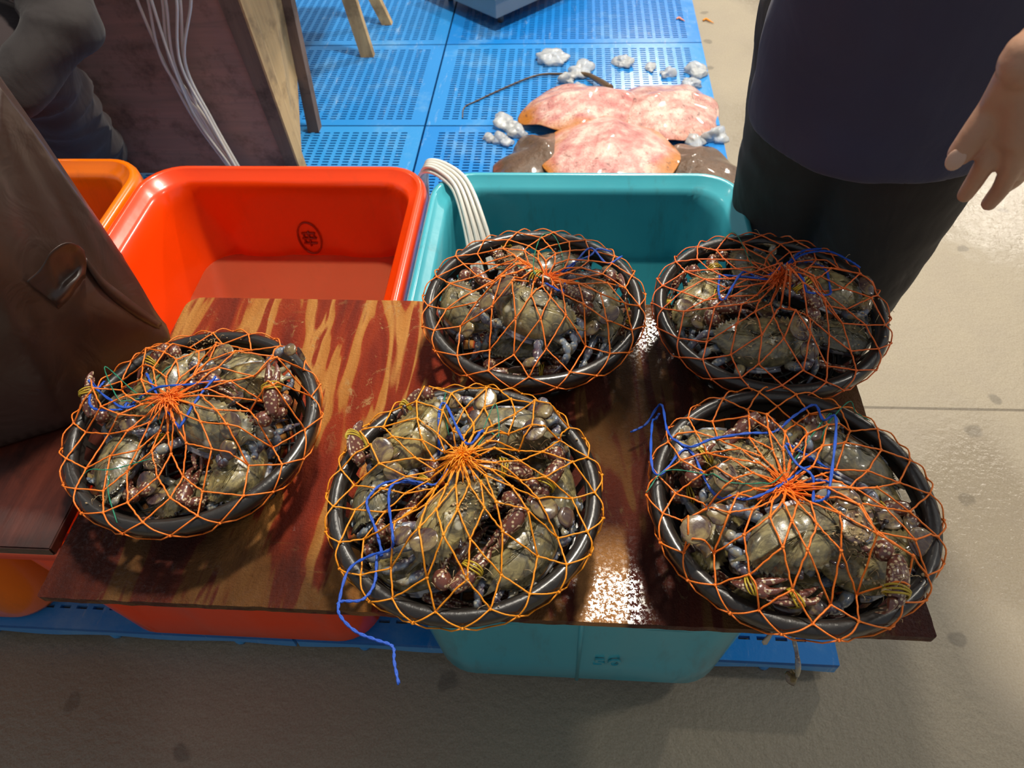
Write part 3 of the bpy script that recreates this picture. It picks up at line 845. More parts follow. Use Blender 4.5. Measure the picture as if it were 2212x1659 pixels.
def claw_mesh(side, pose):
    s = side
    if pose == 0: P = [(.030, .014, -.012), (.054, .030, -.010), (.062, .044, -.009)]; Q = [(.058, .050, -.010), (.040, .051, -.014), (.022, .049, -.016)]; D = [(.024, .053, -.015), (.010, .055, -.016), (-.004, .048, -.018)]; E_ = [(.024, .046, -.016), (.010, .045, -.018), (-.003, .042, -.020)]
    else: P = [(.034, .014, -.008), (.062, .028, .002), (.074, .034, .004)]; Q = [(.074, .038, .005), (.064, .058, .007), (.054, .074, .006)]; D = [(.050, .076, .007), (.042, .090, .006), (.034, .101, .003)]; E_ = [(.058, .078, .005), (.052, .092, .002), (.042, .102, .0)]
    f = lambda L: [V((p[0] * s, p[1], p[2])) for p in L]
    P, Q, D, E_ = f(P), f(Q), f(D), f(E_)
    bm = bmesh.new()
    leg_seg(bm, [P[0], P[1]], [(.0085, .0080)], 12); 
    sweep(bm, [P[1] + (P[2] - P[1]) * t for t in (-.4, -.2, .2, .6, .9, 1.05)], [.003, .0085, .0105, .0100, .006, .002], 12)
    q = crom(Q, 8); 
    rad = []
    for i in range(len(q)):
        t = i / (len(q) - 1); r = .0105 * math.sin(PI * (.12 + .70 * t)) ** .55
        rad.append((r * (1.05 - .1 * t), r * .86))
    sweep(bm, q, rad, 12)
    for k in range(5):   # spines on merus and palm
        b = P[0] + (P[1] - P[0]) * (.25 + .17 * k); d = V((.25 * s, .9, .2)).normalized(); sweep(bm, [b + d * .006, b + d * .0125], [.0018, .0002], 5)
    e = crom(E_, 5); sweep(bm, [Q[-1]] + e, [.0065] + [.0052 * (1 - i / (len(e) - 1)) ** .7 + .0003 for i in range(len(e))], 10)
    main = bm; bm = bmesh.new()
    d = crom(D, 6); sweep(bm, [Q[-1] + (D[0] - Q[-1]) * .3] + d, [.004] + [.0054 * (1 - i / (len(d) - 1)) ** .7 + .0003 for i in range(len(d))], 10)
    band = bmesh.new(); 
    for k in range(3):
        c = Q[-1] + (Q[1] - Q[-1]) * (.18 + k * .16); t = (Q[-1] - Q[1]).normalized(); sd = t.cross(V((0, 0, 1))).normalized(); u = sd.cross(t)
        sweep(band, [c + sd * (.0118 * math.cos(2 * PI * j / 20)) + u * (.0108 * math.sin(2 * PI * j / 20)) + t * (.0012 * math.sin(4 * PI * j / 20 + k)) for j in range(20)], .0011, 6, closed=True)
    return main, bm, band
def walking(side, i, pose):
    s = side; y0 = .010 - .012 * i
    if pose == 0: P = [(.034, y0, -.012), (.060, y0 + .006 - .006 * i, -.006), (.068, y0 - .004 - .006 * i, -.010), (.066, y0 - .020 - .004 * i, -.020), (.056, y0 - .034 - .004 * i, -.030)]
    else: P = [(.034, y0, -.012), (.064, y0 + .004 - .010 * i, -.004), (.078, y0 - .004 - .012 * i, -.008), (.092, y0 - .016 - .012 * i, -.012), (.104, y0 - .032 - .010 * i, -.018)]
    P = [V((p[0] * s, p[1], p[2])) for p in P]
    bm = bmesh.new(); leg_seg(bm, P, [(.0060, .0042), (.0056, .0042), (.0052, .0038), (.0034, .0028)], 8)
    return bm
def crab_proto(k, pads, claws, legs, bands):
    r = empty('swimming_crab')
    link('carapace', carapace_mesh(k * 11 + 3), M['shell'], r)
    link('underbody', under_mesh(), M['under'], r); link('abdomen', abdomen_mesh(), M['under'], r)
    for s in (-1, 1):
        q = 0 if s < 0 else 1
        a, b = paddle_meshes(s, pads[q]); sw = link('swimming_leg', a, M['limb'], r); link('paddle', b, M['paddle'], sw)
        a, b, c = claw_mesh(s, claws[q]); cl = link('claw', a, M['claw'], r); link('claw_finger', b, M['claw'], cl)
        if bands[q]: link('rubber_band', c, M['rubber'], cl)
        else: c.free()
        for i in range(3): link('walking_leg', walking(s, i, legs[q]), M['limb'], r)
        bm = bmesh.new(); sweep(bm, [(s * .013, .026, .003), (s * .019, .033, .007)], [.0016, .0020], 8); ell(bm, (s * .0205, .0345, .0078), (.0030, .0030, .0028), sub=2)
        link('eye', bm, M['eye'], r)
    return r
protos = [crab_proto(0, (0, 2), (0, 0), (0, 0), (1, 0)), crab_proto(1, (2, 0), (0, 1), (1, 0), (0, 1)), crab_proto(2, (1, 0), (0, 0), (0, 1), (0, 1)), crab_proto(3, (0, 1), (1, 0), (0, 0), (1, 1))]
used = [False] * len(protos)
# basket, proto, pixel x, y, height above board, facing (degrees, 0 = away from camera, + = to the left), tilt about width, tilt about length, scale, label
CR = [
 ('A', 0, 262, 990, .072, -88, 18, 0, 1.0, 'olive crab at the lower left of the left-hand basket, serrated edge facing right'),
 ('A', 1, 455, 915, .112, -22, 24, 4, 1.02, 'crab in the middle of the left-hand basket, pale rear edge below the blue twine'),
 ('A', 2, 530, 830, .090, 190, -10, 8, .95, 'crab at the upper right of the left-hand basket with serrated edge turned down'),
 ('A', 3, 335, 850, .100, 55, 10, -14, 1.0, 'crab at the upper left of the left-hand basket, under the blue twine ends'),
 ('A', 2, 520, 1020, .078, 92, 22, 0, 1.0, 'crab at the lower right of the left-hand basket against the rim'),
 ('A', 1, 420, 1065, .052, 200, 6, 6, .92, 'crab low at the near rim of the left-hand basket, mostly under its neighbours'),
 ('A', 0, 500, 770, .070, 10, -12, 0, .9, 'crab against the far rim of the left-hand basket'),
 ('B', 3, 892, 945, .094, 52, 10, -10, 1.02, 'large olive crab at the upper left of the front middle basket'),
 ('B', 3, 1090, 935, .098, 178, -10, 6, 1.02, 'brown-olive crab at the upper right of the front middle basket'),
 ('B', 0, 782, 1050, .072, -112, 24, 0, .95, 'grey-green crab against the left rim of the front middle basket'),
 ('B', 2, 978, 1120, .118, -128, 8, 8, 1.05, 'topmost crab in the front middle basket, below the orange tuft'),
 ('B', 1, 1130, 1180, .082, 62, 22, 0, 1.05, 'crab at the lower right of the front middle basket with a white rear edge'),
 ('B', 1, 1195, 1050, .060, 100, 8, 0, .95, 'crab at the right rim of the front middle basket, half under its neighbours'),
 ('B', 2, 905, 1215, .055, 20, 8, 0, .95, 'crab low at the near left of the front middle basket'),
 ('B', 0, 1030, 1225, .048, 170, 4, 0, .9, 'crab at the near rim of the front middle basket with spotted claws up'),
 ('C', 2, 1528, 978, .078, 178, -14, 4, .98, 'flat olive crab at the upper left of the front right basket'),
 ('C', 0, 1630, 1015, .108, 38, 6, -8, 1.05, 'brown crab left of the blue twine knot in the front right basket'),
 ('C', 3, 1735, 1165, .122, 197, -10, 4, 1.12, 'largest crab in the middle of the front right basket, below the knot'),
 ('C', 1, 1530, 1160, .066, -118, 24, 0, 1.0, 'blue-grey crab against the left rim of the front right basket'),
 ('C', 0, 1830, 985, .086, -30, -14, 10, 1.0, 'crab at the upper right of the front right basket, against the far rim'),
 ('C', 2, 1895, 1215, .072, 8, 16, 0, 1.12, 'dark crab at the lower right of the front right basket, spine pointing right'),
 ('C', 1, 1690, 1275, .050, 185, 5, 0, .95, 'crab at the near rim of the front right basket with white-spotted claws'),
 ('C', 3, 1885, 1080, .062, 100, 0, 0, .95, 'crab at the right rim of the front right basket with purple claws'),
 ('D', 1, 1005, 665, .076, -52, 22, 0, 1.0, 'crab at the left of the back middle basket'),
 ('D', 0, 1150, 672, .112, -30, 20, 0, 1.12, 'big olive crab in the middle of the back middle basket, pale rear edge left'),
 ('D', 2, 1292, 665, .088, -75, 12, 0, 1.05, 'crab at the right of the back middle basket'),
 ('D', 3, 1176, 575, .076, 8, -12, 0, 1.05, 'crab at the far rim of the back middle basket, behind the knot'),
 ('D', 0, 1130, 745, .045, 185, 5, 0, .9, 'crab low at the near rim of the back middle basket, only claws and legs showing'),
 ('E', 1, 1645, 735, .088, 4, 26, 0, 1.12, 'broad grey crab at the near side of the back right basket, white rear edge down'),
 ('E', 0, 1508, 650, .078, 60, 8, -8, .95, 'small crab at the left rim of the back right basket'),
 ('E', 2, 1795, 622, .084, -25, 4, 10, 1.05, 'brown crab at the right side of the back right basket'),
 ('E', 3, 1625, 590, .080, 95, 0, 0, 1.0, 'crab under the tangled fibres at the far side of the back right basket'),
 ('E', 2, 1835, 735, .055, 160, 4, 0, .95, 'crab at the lower right of the back right basket, paddle over the rim'),
]
def squeeze():
    """press limbs that would pass through the basket wall back inside it"""
    for bk, crabs in CG.items():
        bx_, by_ = BK[bk][0], BK[bk][1]
        def lim(z):
            h = z - BZ
            if h < BH - .012: return .116 + .043 * (max(0, h) / .09) ** .85
            if h < BH + .004: return BR - .027
            return min(BR - .002, BR - .027 + (h - BH - .004) * 1.1)
        for root in crabs:
            st = list(root.children)
            while st:
                o = st.pop(); st += list(o.children)
                mw = o.matrix_world; mi = mw.inverted(); co = [mw @ v.co for v in o.data.vertices]; ch_ = False
                for i, p in enumerate(co):
                    q = p.copy()
                    if q.z < BZ + .007: q.z = BZ + .007 + (q.z - BZ - .007) * .05
                    d = math.hypot(q.x - bx_, q.y - by_); L = lim(q.z)
                    if d > L - .008:
                        e = d - (L - .008); nd = L - .008 + .008 * (1 - math.exp(-e / .008))
                        q.x = bx_ + (q.x - bx_) * nd / d; q.y = by_ + (q.y - by_) * nd / d
                    if (q - p).length > 1e-5: co[i] = q; ch_ = True
                if ch_:
                    if o.data.users > 1: o.data = o.data.copy()
                    for v, p in zip(o.data.vertices, co): v.co = mi @ p
CG = {}
for bk, pr, px, py, hz, yaw, tx, ty, s, lab in CR:
    o = protos[pr] if not used[pr] else copy_tree(protos[pr]); used[pr] = True
    o.location = at(px, py, BZ + hz + .010)
    c = BK[bk]; d = V((o.location.x - c[0], o.location.y - c[1])); mxr = .112
    if d.length > mxr: o.location.x = c[0] + d.x * mxr / d.length; o.location.y = c[1] + d.y * mxr / d.length
    R = Matrix.Rotation(math.radians(yaw), 4, 'Z') @ Matrix.Rotation(math.radians(tx), 4, 'X') @ Matrix.Rotation(math.radians(ty), 4, 'Y')
    o.rotation_euler = R.to_euler(); o.scale = (s * 1.06,) * 3
    tag(o, lab, 'crab', 'netted crabs in the ' + c[3]); CG.setdefault(bk, []).append(o)
bpy.context.view_layer.update()
squeeze()

# ------------------------------------------------------------------ nets
def bvh_of(roots):
    vs, fs = [], []
    def rec(o):
        if o.type == 'MESH':
            b = len(vs); mw = o.matrix_world
            vs.extend(mw @ v.co for v in o.data.vertices); fs.extend([tuple(b + i for i in p.vertices) for p in o.data.polygons])
        for c in o.children: rec(c)
    for r in roots: rec(r)
    return BVHTree.FromPolygons(vs, fs)
def drape_seg(hf, a, b, n=7, lift=.0022, sag=0):
    """taut strand from a to b lifted over what lies beneath"""
    P = [a + (b - a) * (i / n) for i in range(n + 1)]
    z = [p.z for p in P]
    for i in range(1, n): z[i] = max(P[i].z - .5, hf(P[i].x, P[i].y) + lift)
    hull = [0]
    idx = list(range(n + 1)); st = []
    for i in idx:
        while len(st) >= 2 and (z[st[-1]] - z[st[-2]]) * (i - st[-1]) <= (z[i] - z[st[-1]]) * (st[-1] - st[-2]): st.pop()
        st.append(i)
    out = []
    for u, v_ in zip(st, st[1:]):
        for i in range(u, v_): t = (i - u) / (v_ - u); out.append(V((P[i].x, P[i].y, z[u] + (z[v_] - z[u]) * t)))
    out.append(P[-1]); return out
def net(bk, gpx, gpy, mat, N, seed, strings, greens, debris, label):
    rnd = random.Random(seed); cx0, cy0 = BK[bk][0], BK[bk][1]
    tree = bvh_of(CG[bk] + [BO[bk]])
    def hf(x, y):
        h = tree.ray_cast(V((x, y, 2)), V((0, 0, -1)))
        return h[0].z if h[0] is not None and h[0].z > BZ + .03 else BZ + .03
    hit = tree.ray_cast(CAM, ray(gpx, gpy).normalized())
    g = hit[0] if hit[0] is not None else at(gpx, gpy, BZ + .12)
    g = V((g.x, g.y, g.z + .006))
    def dome(x, y):
        d = math.hypot(x - cx0, y - cy0) / BR
        return BZ + BH - .0 + .02 * max(0, 1 - d * d)
    def soft(x, y, r=.011):
        return max(hf(x + dx * r, y + dy * r) for dx, dy in ((0, 0), (1, 0), (-1, 0), (0, 1), (0, -1)))
    S = [1.0, 1.075, 1.0, .80, .60, .42, .24, .07]
    kn = []
    for i, s in enumerate(S):
        row = []
        for j in range(N):
            a = 2 * PI * (j + .5 * (i % 2)) / N + seed
            if i > 0: a += rnd.uniform(-.05, .05) * (1.3 if i > 2 else .6)
            R = BR
            rim = V((cx0 + R * math.cos(a), cy0 + R * math.sin(a), 0))
            ss = s + (rnd.uniform(-.02, .02) if i > 2 else rnd.uniform(-.004, .004))
            if i == 0: p = V((cx0 + (R - .004) * math.cos(a), cy0 + (R - .004) * math.sin(a), BZ + BH - .030 + rnd.uniform(-.004, .004)))
            elif i == 1: p = V((cx0 + (R + .0035) * math.cos(a), cy0 + (R + .0035) * math.sin(a), BZ + BH - .010))
            elif i == 2: p = V((cx0 + (R - .010) * math.cos(a), cy0 + (R - .010) * math.sin(a), BZ + BH + .0022))
            else:
                q = V((g.x, g.y, 0)) + (rim - V((g.x, g.y, 0))) * (ss / 1.0)
                p = V((q.x, q.y, max(soft(q.x, q.y) + .003, dome(q.x, q.y) - .006)))
            row.append(p)
        kn.append(row)
    kn[-1] = [g + V((rnd.uniform(-.005, .005), rnd.uniform(-.005, .005), rnd.uniform(-.002, .004))) for _ in range(N)]
    root = empty('crab_net', (cx0, cy0, BZ)); tag(root, label, 'net', 'orange nets tied over the baskets')
    bm = bmesh.new()
    def strand(a, b, n=7, rr=.00115):
        if (a - b).length < .002: return
        P = drape_seg(hf, a, b, n)
        tot = len(P) - 1
        for i in range(1, tot):
            P[i] = P[i] + V((rnd.uniform(-.0006, .0006), rnd.uniform(-.0006, .0006), 0))
        sweep(bm, P, rr, 6)
    for i in range(len(S) - 1):
        for j in range(N):
            if i % 2 == 0: nb = (j, (j - 1) % N)
            else: nb = (j, (j + 1) % N)
            for k in nb:
                a, b = kn[i][j], kn[i + 1][k]
                if i == 0:
                    P = [a, (a + b) / 2 + V(((b.x - cx0), (b.y - cy0), 0)).normalized() * .003, b]; sweep(bm, P, .00105, 6)
                elif i == 1:
                    o_ = V((b.x - cx0, b.y - cy0, 0)).normalized(); mid = (a + b) / 2; mid = V((mid.x, mid.y, BZ + BH + .0005)) + o_ * .004
                    sweep(bm, crom([a, mid, b], 3), .00105, 6)
                else: strand(a, b, 7 if i < 6 else 5)
    for i in range(1, len(S) - 1):
        for j in range(N):
            p = kn[i][j]; ell(bm, p, (.0021 + rnd.uniform(0, .0008), .0021 + rnd.uniform(0, .0008), .0018), sub=1)
    def child(name, b_, mt):
        o = link(name, b_, mt, root); o.matrix_parent_inverse = Matrix.Translation(-V((cx0, cy0, BZ))); return o
    child('netting', bm, mat)
    # gathered tuft of frayed ends
    bm = bmesh.new()
    for k in range(90):
        a = rnd.uniform(0, 2 * PI); e = rnd.uniform(.1, 1.1); L = rnd.uniform(.012, .036)
        d = V((math.cos(a) * math.cos(e), math.sin(a) * math.cos(e) - .25, math.sin(e) * .7))
        p0 = g + V((rnd.uniform(-.006, .006), rnd.uniform(-.006, .006), 0)); p1 = p0 + d * L * .5 + V((0, 0, .004)); p2 = p0 + d * L + V((rnd.uniform(-.006, .006), rnd.uniform(-.006, .006), -.004))
        z2 = hf(p2.x, p2.y) + .002; p2.z = max(p2.z, z2)
        sweep(bm, crom([p0, p1, p2], 3), .00075, 5)
    ell(bm, g, (.006, .005, .005), sub=2)
    child('frayed_tuft', bm, mat)
    def cast(x, y, lift):
        h = tree.ray_cast(CAM, ray(x, y).normalized())
        if h[0] is not None: return V((h[0].x, h[0].y, h[0].z + lift))
        q = at(x, y, BZ + BH + .01)
        if q.y < .375: return V((q.x, q.y, q.z))
        return at(x, y, BZ + .006) if (V((q.x - cx0, q.y - cy0)).length > BR + .01) else q
    def twine(name, lines, mt, r, lift):
        bm = bmesh.new()
        for L in lines:
            P = [cast(x, y, lift) for x, y in L]
            for it in range(2): P = [P[0]] + [P[i] + (P[i - 1] + P[i + 1] - 2 * P[i]) * V((0, 0, .0)).length + V((0, 0, max(0, (P[i - 1].z + P[i + 1].z) / 2 - P[i].z) * .9)) for i in range(1, len(P) - 1)] + [P[-1]]
            Q = crom(P, 7)
            Q = [V((q.x, q.y, max(q.z, hf(q.x, q.y) + .0015) if abs(q.z - hf(q.x, q.y)) < .03 else q.z)) for q in Q]
            off = [V((math.cos(i * 1.1), math.sin(i * 1.1), 0)) * r * .55 for i in range(len(Q))]
            sweep(bm, [q + o for q, o in zip(Q, off)], r * .8, 6); sweep(bm, [q - o for q, o in zip(Q, off)], r * .8, 6)
        return child(name, bm, mt)
    if strings: twine('drawstring', strings, M['blue'], .0016, .005)
    if greens: twine('green_thread', greens, M['green'], .0007, .004)
    bm = bmesh.new()
    for (x, y, sp, n_) in debris:
        for k in range(n_):
            qx, qy = rnd.gauss(x, sp), rnd.gauss(y, sp * .7)
            if tree.ray_cast(CAM, ray(qx, qy).normalized())[0] is None: continue
            p = cast(qx, qy, .002)
            if rnd.random() < .45:
                d = V((rnd.uniform(-1, 1), rnd.uniform(-1, 1), rnd.uniform(0, .5))) * .008
                sweep(bm, crom([p, p + d + V((0, 0, .004)), p + d * 1.6], 3), .0004, 4)
            else:
                r = rnd.uniform(.0008, .0024); q = ell(bm, p, (r, r * rnd.uniform(.5, 1), r * .6), sub=1)
                for v in q: v.co += V((rnd.uniform(-.3, .3), rnd.uniform(-.3, .3), rnd.uniform(-.3, .3))) * r
    if debris: tag(child('debris', bm, M['fluff']), kind='stuff', label='tan fibres and crumbs caught in the net')
    return hf, tree
def T(ox, oy, k, L): return [[(ox + x / k, oy + y / k) for x, y in l] for l in L]
net('A', 372, 868, M['net_o'], 17, 1.0,
    T(60, 660, 2.963, [[(770, 450), (830, 570), (900, 680), (975, 790), (1000, 780), (1110, 590), (1210, 470)], [(1230, 490), (1050, 520), (850, 550), (740, 600), (660, 660)], [(410, 580), (420, 660), (480, 710), (600, 680), (660, 660)], [(500, 500), (475, 560), (510, 640), (600, 660), (700, 655)]]),
    T(60, 660, 2.963, [[(960, 370), (830, 480), (790, 590)], [(860, 770), (810, 650), (740, 610), (640, 620), (580, 600), (620, 575), (700, 570), (790, 590)], [(350, 1120), (400, 1050), (560, 1080), (800, 990)], [(530, 1100), (555, 1250), (580, 1400)]]),
    [(455, 745, 22, 60), (335, 1000, 18, 25), (215, 1085, 14, 12), (300, 900, 40, 25), (500, 900, 90, 40)],
    'orange net tied with blue twine over the left-hand basket')
net('B', 1000, 995, M['net_y'], 19, 2.0,
    T(660, 800, 2.766, [[(1060, 370), (960, 450), (870, 470), (800, 520)], [(1060, 380), (1020, 470), (960, 540)], [(850, 590), (780, 680), (715, 710), (600, 670), (470, 690), (390, 760), (375, 830), (430, 980), (460, 1110), (455, 1180), (420, 1290), (340, 1370), (220, 1380), (190, 1400)],
        [(715, 710), (600, 680), (530, 750), (510, 830), (525, 1000), (520, 1110), (400, 1140), (270, 1220), (200, 1390), (210, 1470), (300, 1560), (420, 1610), (520, 1650), (530, 1740), (557, 1875)]]),
    T(660, 800, 2.766, [[(1060, 370), (1140, 260), (1155, 400), (1100, 480), (1000, 510)], [(840, 130), (830, 250), (860, 400)]]),
    [(1040, 1080, 45, 90), (1000, 1250, 70, 40), (930, 900, 60, 30), (1120, 970, 50, 50), (1180, 1180, 60, 20)],
    'yellow-orange net with bright frayed tuft over the front middle basket, blue twine hanging down')
net('C', 1690, 1062, M['net_o'], 19, 3.0,
    T(1360, 800, 2.765, [[(0, 430), (80, 390), (165, 320), (230, 390), (350, 470), (480, 460), (700, 390), (860, 380), (960, 320), (1070, 285), (1150, 310), (1190, 380), (1190, 700), (1150, 800), (1100, 800)],
        [(165, 320), (115, 430), (130, 540), (180, 640), (300, 680), (500, 760), (700, 780), (850, 740), (950, 660), (1050, 600), (1180, 610)],
        [(920, 460), (980, 600), (1050, 720), (1090, 800)], [(930, 450), (1060, 540), (1240, 640)], [(980, 710), (1080, 690), (1180, 680)]]),
    T(1360, 800, 2.765, [[(100, 730), (200, 650), (400, 650), (600, 680), (770, 700), (900, 640), (1050, 570), (1130, 450), (1180, 330), (1280, 250), (1350, 255), (1430, 310)]]),
    [(1640, 970, 40, 50), (1850, 1170, 30, 60), (1890, 1270, 40, 40), (1830, 1110, 40, 40), (1560, 1010, 40, 30), (1960, 1230, 30, 20)],
    'orange net with a red-orange knot and loose blue twine loops over the front right basket')
net('D', 1178, 610, M['net_o'], 17, 4.0,
    T(880, 470, 3.95, [[(1170, 550), (1300, 490), (1430, 400), (1560, 380), (1620, 310), (1740, 290)], [(1170, 550), (1380, 460), (1450, 380), (1560, 400), (1700, 410), (1830, 330)], [(1180, 580), (1280, 640), (1350, 700)]]),
    T(880, 470, 3.95, [[(1150, 540), (1080, 480), (1090, 350), (1150, 260), (1250, 240), (1320, 330), (1330, 460)], [(1150, 540), (950, 430), (870, 380)]]),
    [(1080, 565, 16, 70), (1240, 625, 26, 60), (1060, 720, 25, 25), (1290, 700, 40, 30)],
    'orange net gathered with blue twine over the back middle basket')
net('E', 1682, 612, M['net_r'], 18, 5.0,
    T(1380, 480, 3.687, [[(640, 440), (630, 540), (640, 620), (660, 640)], [(680, 635), (780, 560), (900, 490), (1030, 440), (1150, 400), (1200, 320), (1300, 250), (1450, 210)], [(650, 440), (900, 460), (1080, 485)], [(1150, 400), (1290, 280), (1480, 300), (1680, 310), (1760, 360)], [(1190, 520), (1350, 580), (1500, 630), (1250, 620), (1060, 550)]]),
    T(1380, 480, 3.687, [[(660, 150), (740, 210), (900, 360)]]),
    [(1620, 640, 60, 110), (1760, 700, 60, 110), (1660, 790, 70, 60), (1700, 600, 60, 60), (1850, 680, 40, 70), (1560, 590, 40, 40)],
    'red-orange net tangled with fibres and blue twine over the back right basket')

# ------------------------------------------------------------------ stingrays on the pallets
def ray_mesh(seed, H=.04, wave=.012, snout=.08, droop=.0):
    bm = bmesh.new(); n = 72; R = .225
    def outl(a): return R * (1 + .07 * math.cos(2 * a) + snout * math.exp(-((a - PI / 2) / .30) ** 2) + .02 * noise.noise(V((math.cos(a) * 2, math.sin(a) * 2, seed))))
    tops, bots = [], []
    rh = [.12, .25, .4, .55, .68, .78, .86, .92, .96, .985, 1]
    def z(x, y, rho, a):
        b = H * (1 - rho ** 2) ** .9 + .012 * math.exp(-(x / .035) ** 2) * (1 - rho ** 2)
        return b + wave * rho ** 2 * math.sin(3 * a + seed) + wave * .6 * rho ** 3 * math.sin(7 * a + seed * 2) + .006 * noise.noise(V((x * 14, y * 14, seed))) - droop * rho ** 2
    for rho in rh:
        t, b = [], []
        for k in range(n):
            a = 2 * PI * k / n; r = outl(a) * rho; x, y = r * math.cos(a), r * math.sin(a); zz = z(x, y, rho, a)
            t.append(bm.verts.new((x, y, zz + .004 * (1 - rho ** 6)))); b.append(bm.verts.new((x, y, zz - .004 * (1 - rho ** 6) - .012 * (1 - rho))))
        tops.append(t); bots.append(b)
    for L, s in ((tops, 1), (bots, -1)):
        c = bm.verts.new((0, 0, z(0, 0, 0, 0) + (.004 if s > 0 else -.016)))
        for k in range(n): bm.faces.new((c, L[0][k], L[0][(k + 1) % n]))
        for i in range(len(L) - 1):
            for k in range(n): bm.faces.new((L[i][k], L[i][(k + 1) % n], L[i + 1][(k + 1) % n], L[i + 1][k]))
    bmesh.ops.remove_doubles(bm, verts=bm.verts, dist=.0001)
    return bm
def stingray(px, py, z, yaw, sc_, mat, lab, seed, H=.04, tx=0, ty=0, wave=.012, snout=.08, tail=None, fins=True, droop=0):
    p = at(px, py, z); r = empty('stingray', p, 0)
    r.rotation_euler = (Matrix.Rotation(math.radians(yaw), 4, 'Z') @ Matrix.Rotation(math.radians(tx), 4, 'X') @ Matrix.Rotation(math.radians(ty), 4, 'Y')).to_euler(); r.scale = (sc_[0], sc_[1], 1)
    tag(r, lab, 'stingray', 'dead stingrays on the pallets')
    link('disc', ray_mesh(seed, H, wave, snout, droop), mat, r)
    if fins and not tail:
        for s in (-1, 1):
            bm = bmesh.new(); sweep(bm, [(s * .02, -.19, .006), (s * .045, -.225, .006), (s * .055, -.26, .002)], [(.02, .006), (.024, .005), (.008, .002)], 10); link('pelvic_fin', bm, mat, r)
    if tail:
        bpy.context.view_layer.update(); inv = r.matrix_world.inverted()
        P = [inv @ at(*q) for q in tail]; bm = bmesh.new(); q = crom(P, 8); sweep(bm, q, [.013, .010, .006, .004, .0032, .0026, .002], 8); link('tail', bm, M['ray_tail'], r)
    return r
stingray(1180, 345, .085, 25, (.72, .70), M['ray_d'], 'dark brown folded stingray at the left under the pale front ray', 4, .035, 0, 0, .022, droop=.02)
stingray(1500, 365, .080, -20, (.75, .62), M['ray_d'], 'dark brown stingray at the right under the pale front ray, beside the tub', 9, .03, 0, 0, .012, droop=.015)
stingray(1432, 232, .085, -70, (.82, .92), M['ray_w2'], 'pink stingray with brown flecks, belly up, rightmost of the back pair', 2, .035, 0, 0, .010, snout=.03, droop=.02)
stingray(1275, 222, .110, 105, (.66, 1.02), M['ray_w'], 'pink belly-up stingray with a long whip tail, left of the back pair', 6, .035, 4, 0, .012, snout=.16, droop=.03,
         tail=[(1318, 190, .10), (1290, 172, .085), (1262, 160, .075), (1215, 160, .070), (1160, 163, .068), (1090, 190, .066), (1030, 218, .064), (1003, 232, .063), (999, 255, .063)])
stingray(1316, 320, .125, 172, (.93, .98), M['ray_w'], 'round pink belly-up stingray with orange margin, nearest the teal tub', 12, .030, 0, 0, .010, snout=.02, droop=.025, fins=False)

# ------------------------------------------------------------------ ice
ICE = [(1195, 125, .050, .036, .020, 'largest flat ice lump, at the far left of the ice'), (1256, 152, .052, .026, .02, 'long ice chunk lying over the stingray tail'), (1226, 172, .024, .022, .016, 'small ice chunk just under the long one by the tail'),
       (1346, 134, .026, .024, .018, 'ice chunk at the far middle, left of the wet glints'), (1408, 148, .022, .012, .010, 'thin ice sliver behind the pink stingrays'), (1438, 158, .020, .018, .012, 'ice crumb touching the far edge of the flecked stingray'),
       (1506, 152, .028, .030, .018, 'upper lump of the ice pair at the far right pallet edge'), (1494, 178, .030, .028, .018, 'lower lump of the ice pair at the right pallet edge'), (1094, 268, .040, .026, .022, 'ice lump left of the stingrays, uppermost of the left cluster'),
       (1122, 290, .022, .020, .016, 'ice lump touching the dark left stingray'), (1086, 302, .024, .026, .014, 'ice shard below the left cluster of ice'), (1049, 300, .014, .012, .010, 'smallest ice bit at the far left of the left cluster'),
       (1546, 294, .030, .028, .022, 'ice lump at the right pallet edge beside the front stingray'), (1500, 300, .055, .022, .014, 'slushy ice heap between the pink and the dark right stingray'), (1256, 186, .018, .014, .010, 'small ice bit below the tail base')]
for i, (px, py, a, b, c, lab) in enumerate(ICE):
    bm = bmesh.new(); q = ell(bm, (0, 0, 0), (a * 1.25, b * 1.3, c), sub=4)
    for v in q: v.co += v.co.normalized() * (.026 * noise.noise(v.co * 32 + V((i, 0, 0))) + .005 * noise.noise(v.co * 130 + V((i, 3, 0)))); v.co.z = max(v.co.z, -c * .55)
    o = link('ice_chunk', bm, M['ice']); p = at(px, py, PT + c * .55); o.location = p; o.rotation_euler = (0, 0, i * 1.1)
    tag(o, lab, 'ice', 'ice chunks around the stingrays')
# scraps
for px, py, z, r, mt, lab, cat in ((1527, 44, .004, .016, 'scrap_o', 'orange scrap on the concrete beside the far pallet edge', 'scrap'), (1468, 41, PT + .003, .012, 'scrap_p', 'pink scrap of fish on the far right pallet', 'scrap')):
    bm = bmesh.new(); sweep(bm, crom([(-r, 0, 0), (-.2 * r, r * .6, .002), (r * .6, -r * .5, .002), (r * 1.6, -r * 1.6, 0)], 4), [(.004, .003), (.006, .004), (.004, .003), (.001, .001)], 6)
    o = link('scrap', bm, M[mt]); o.location = at(px, py, z); tag(o, lab, cat)

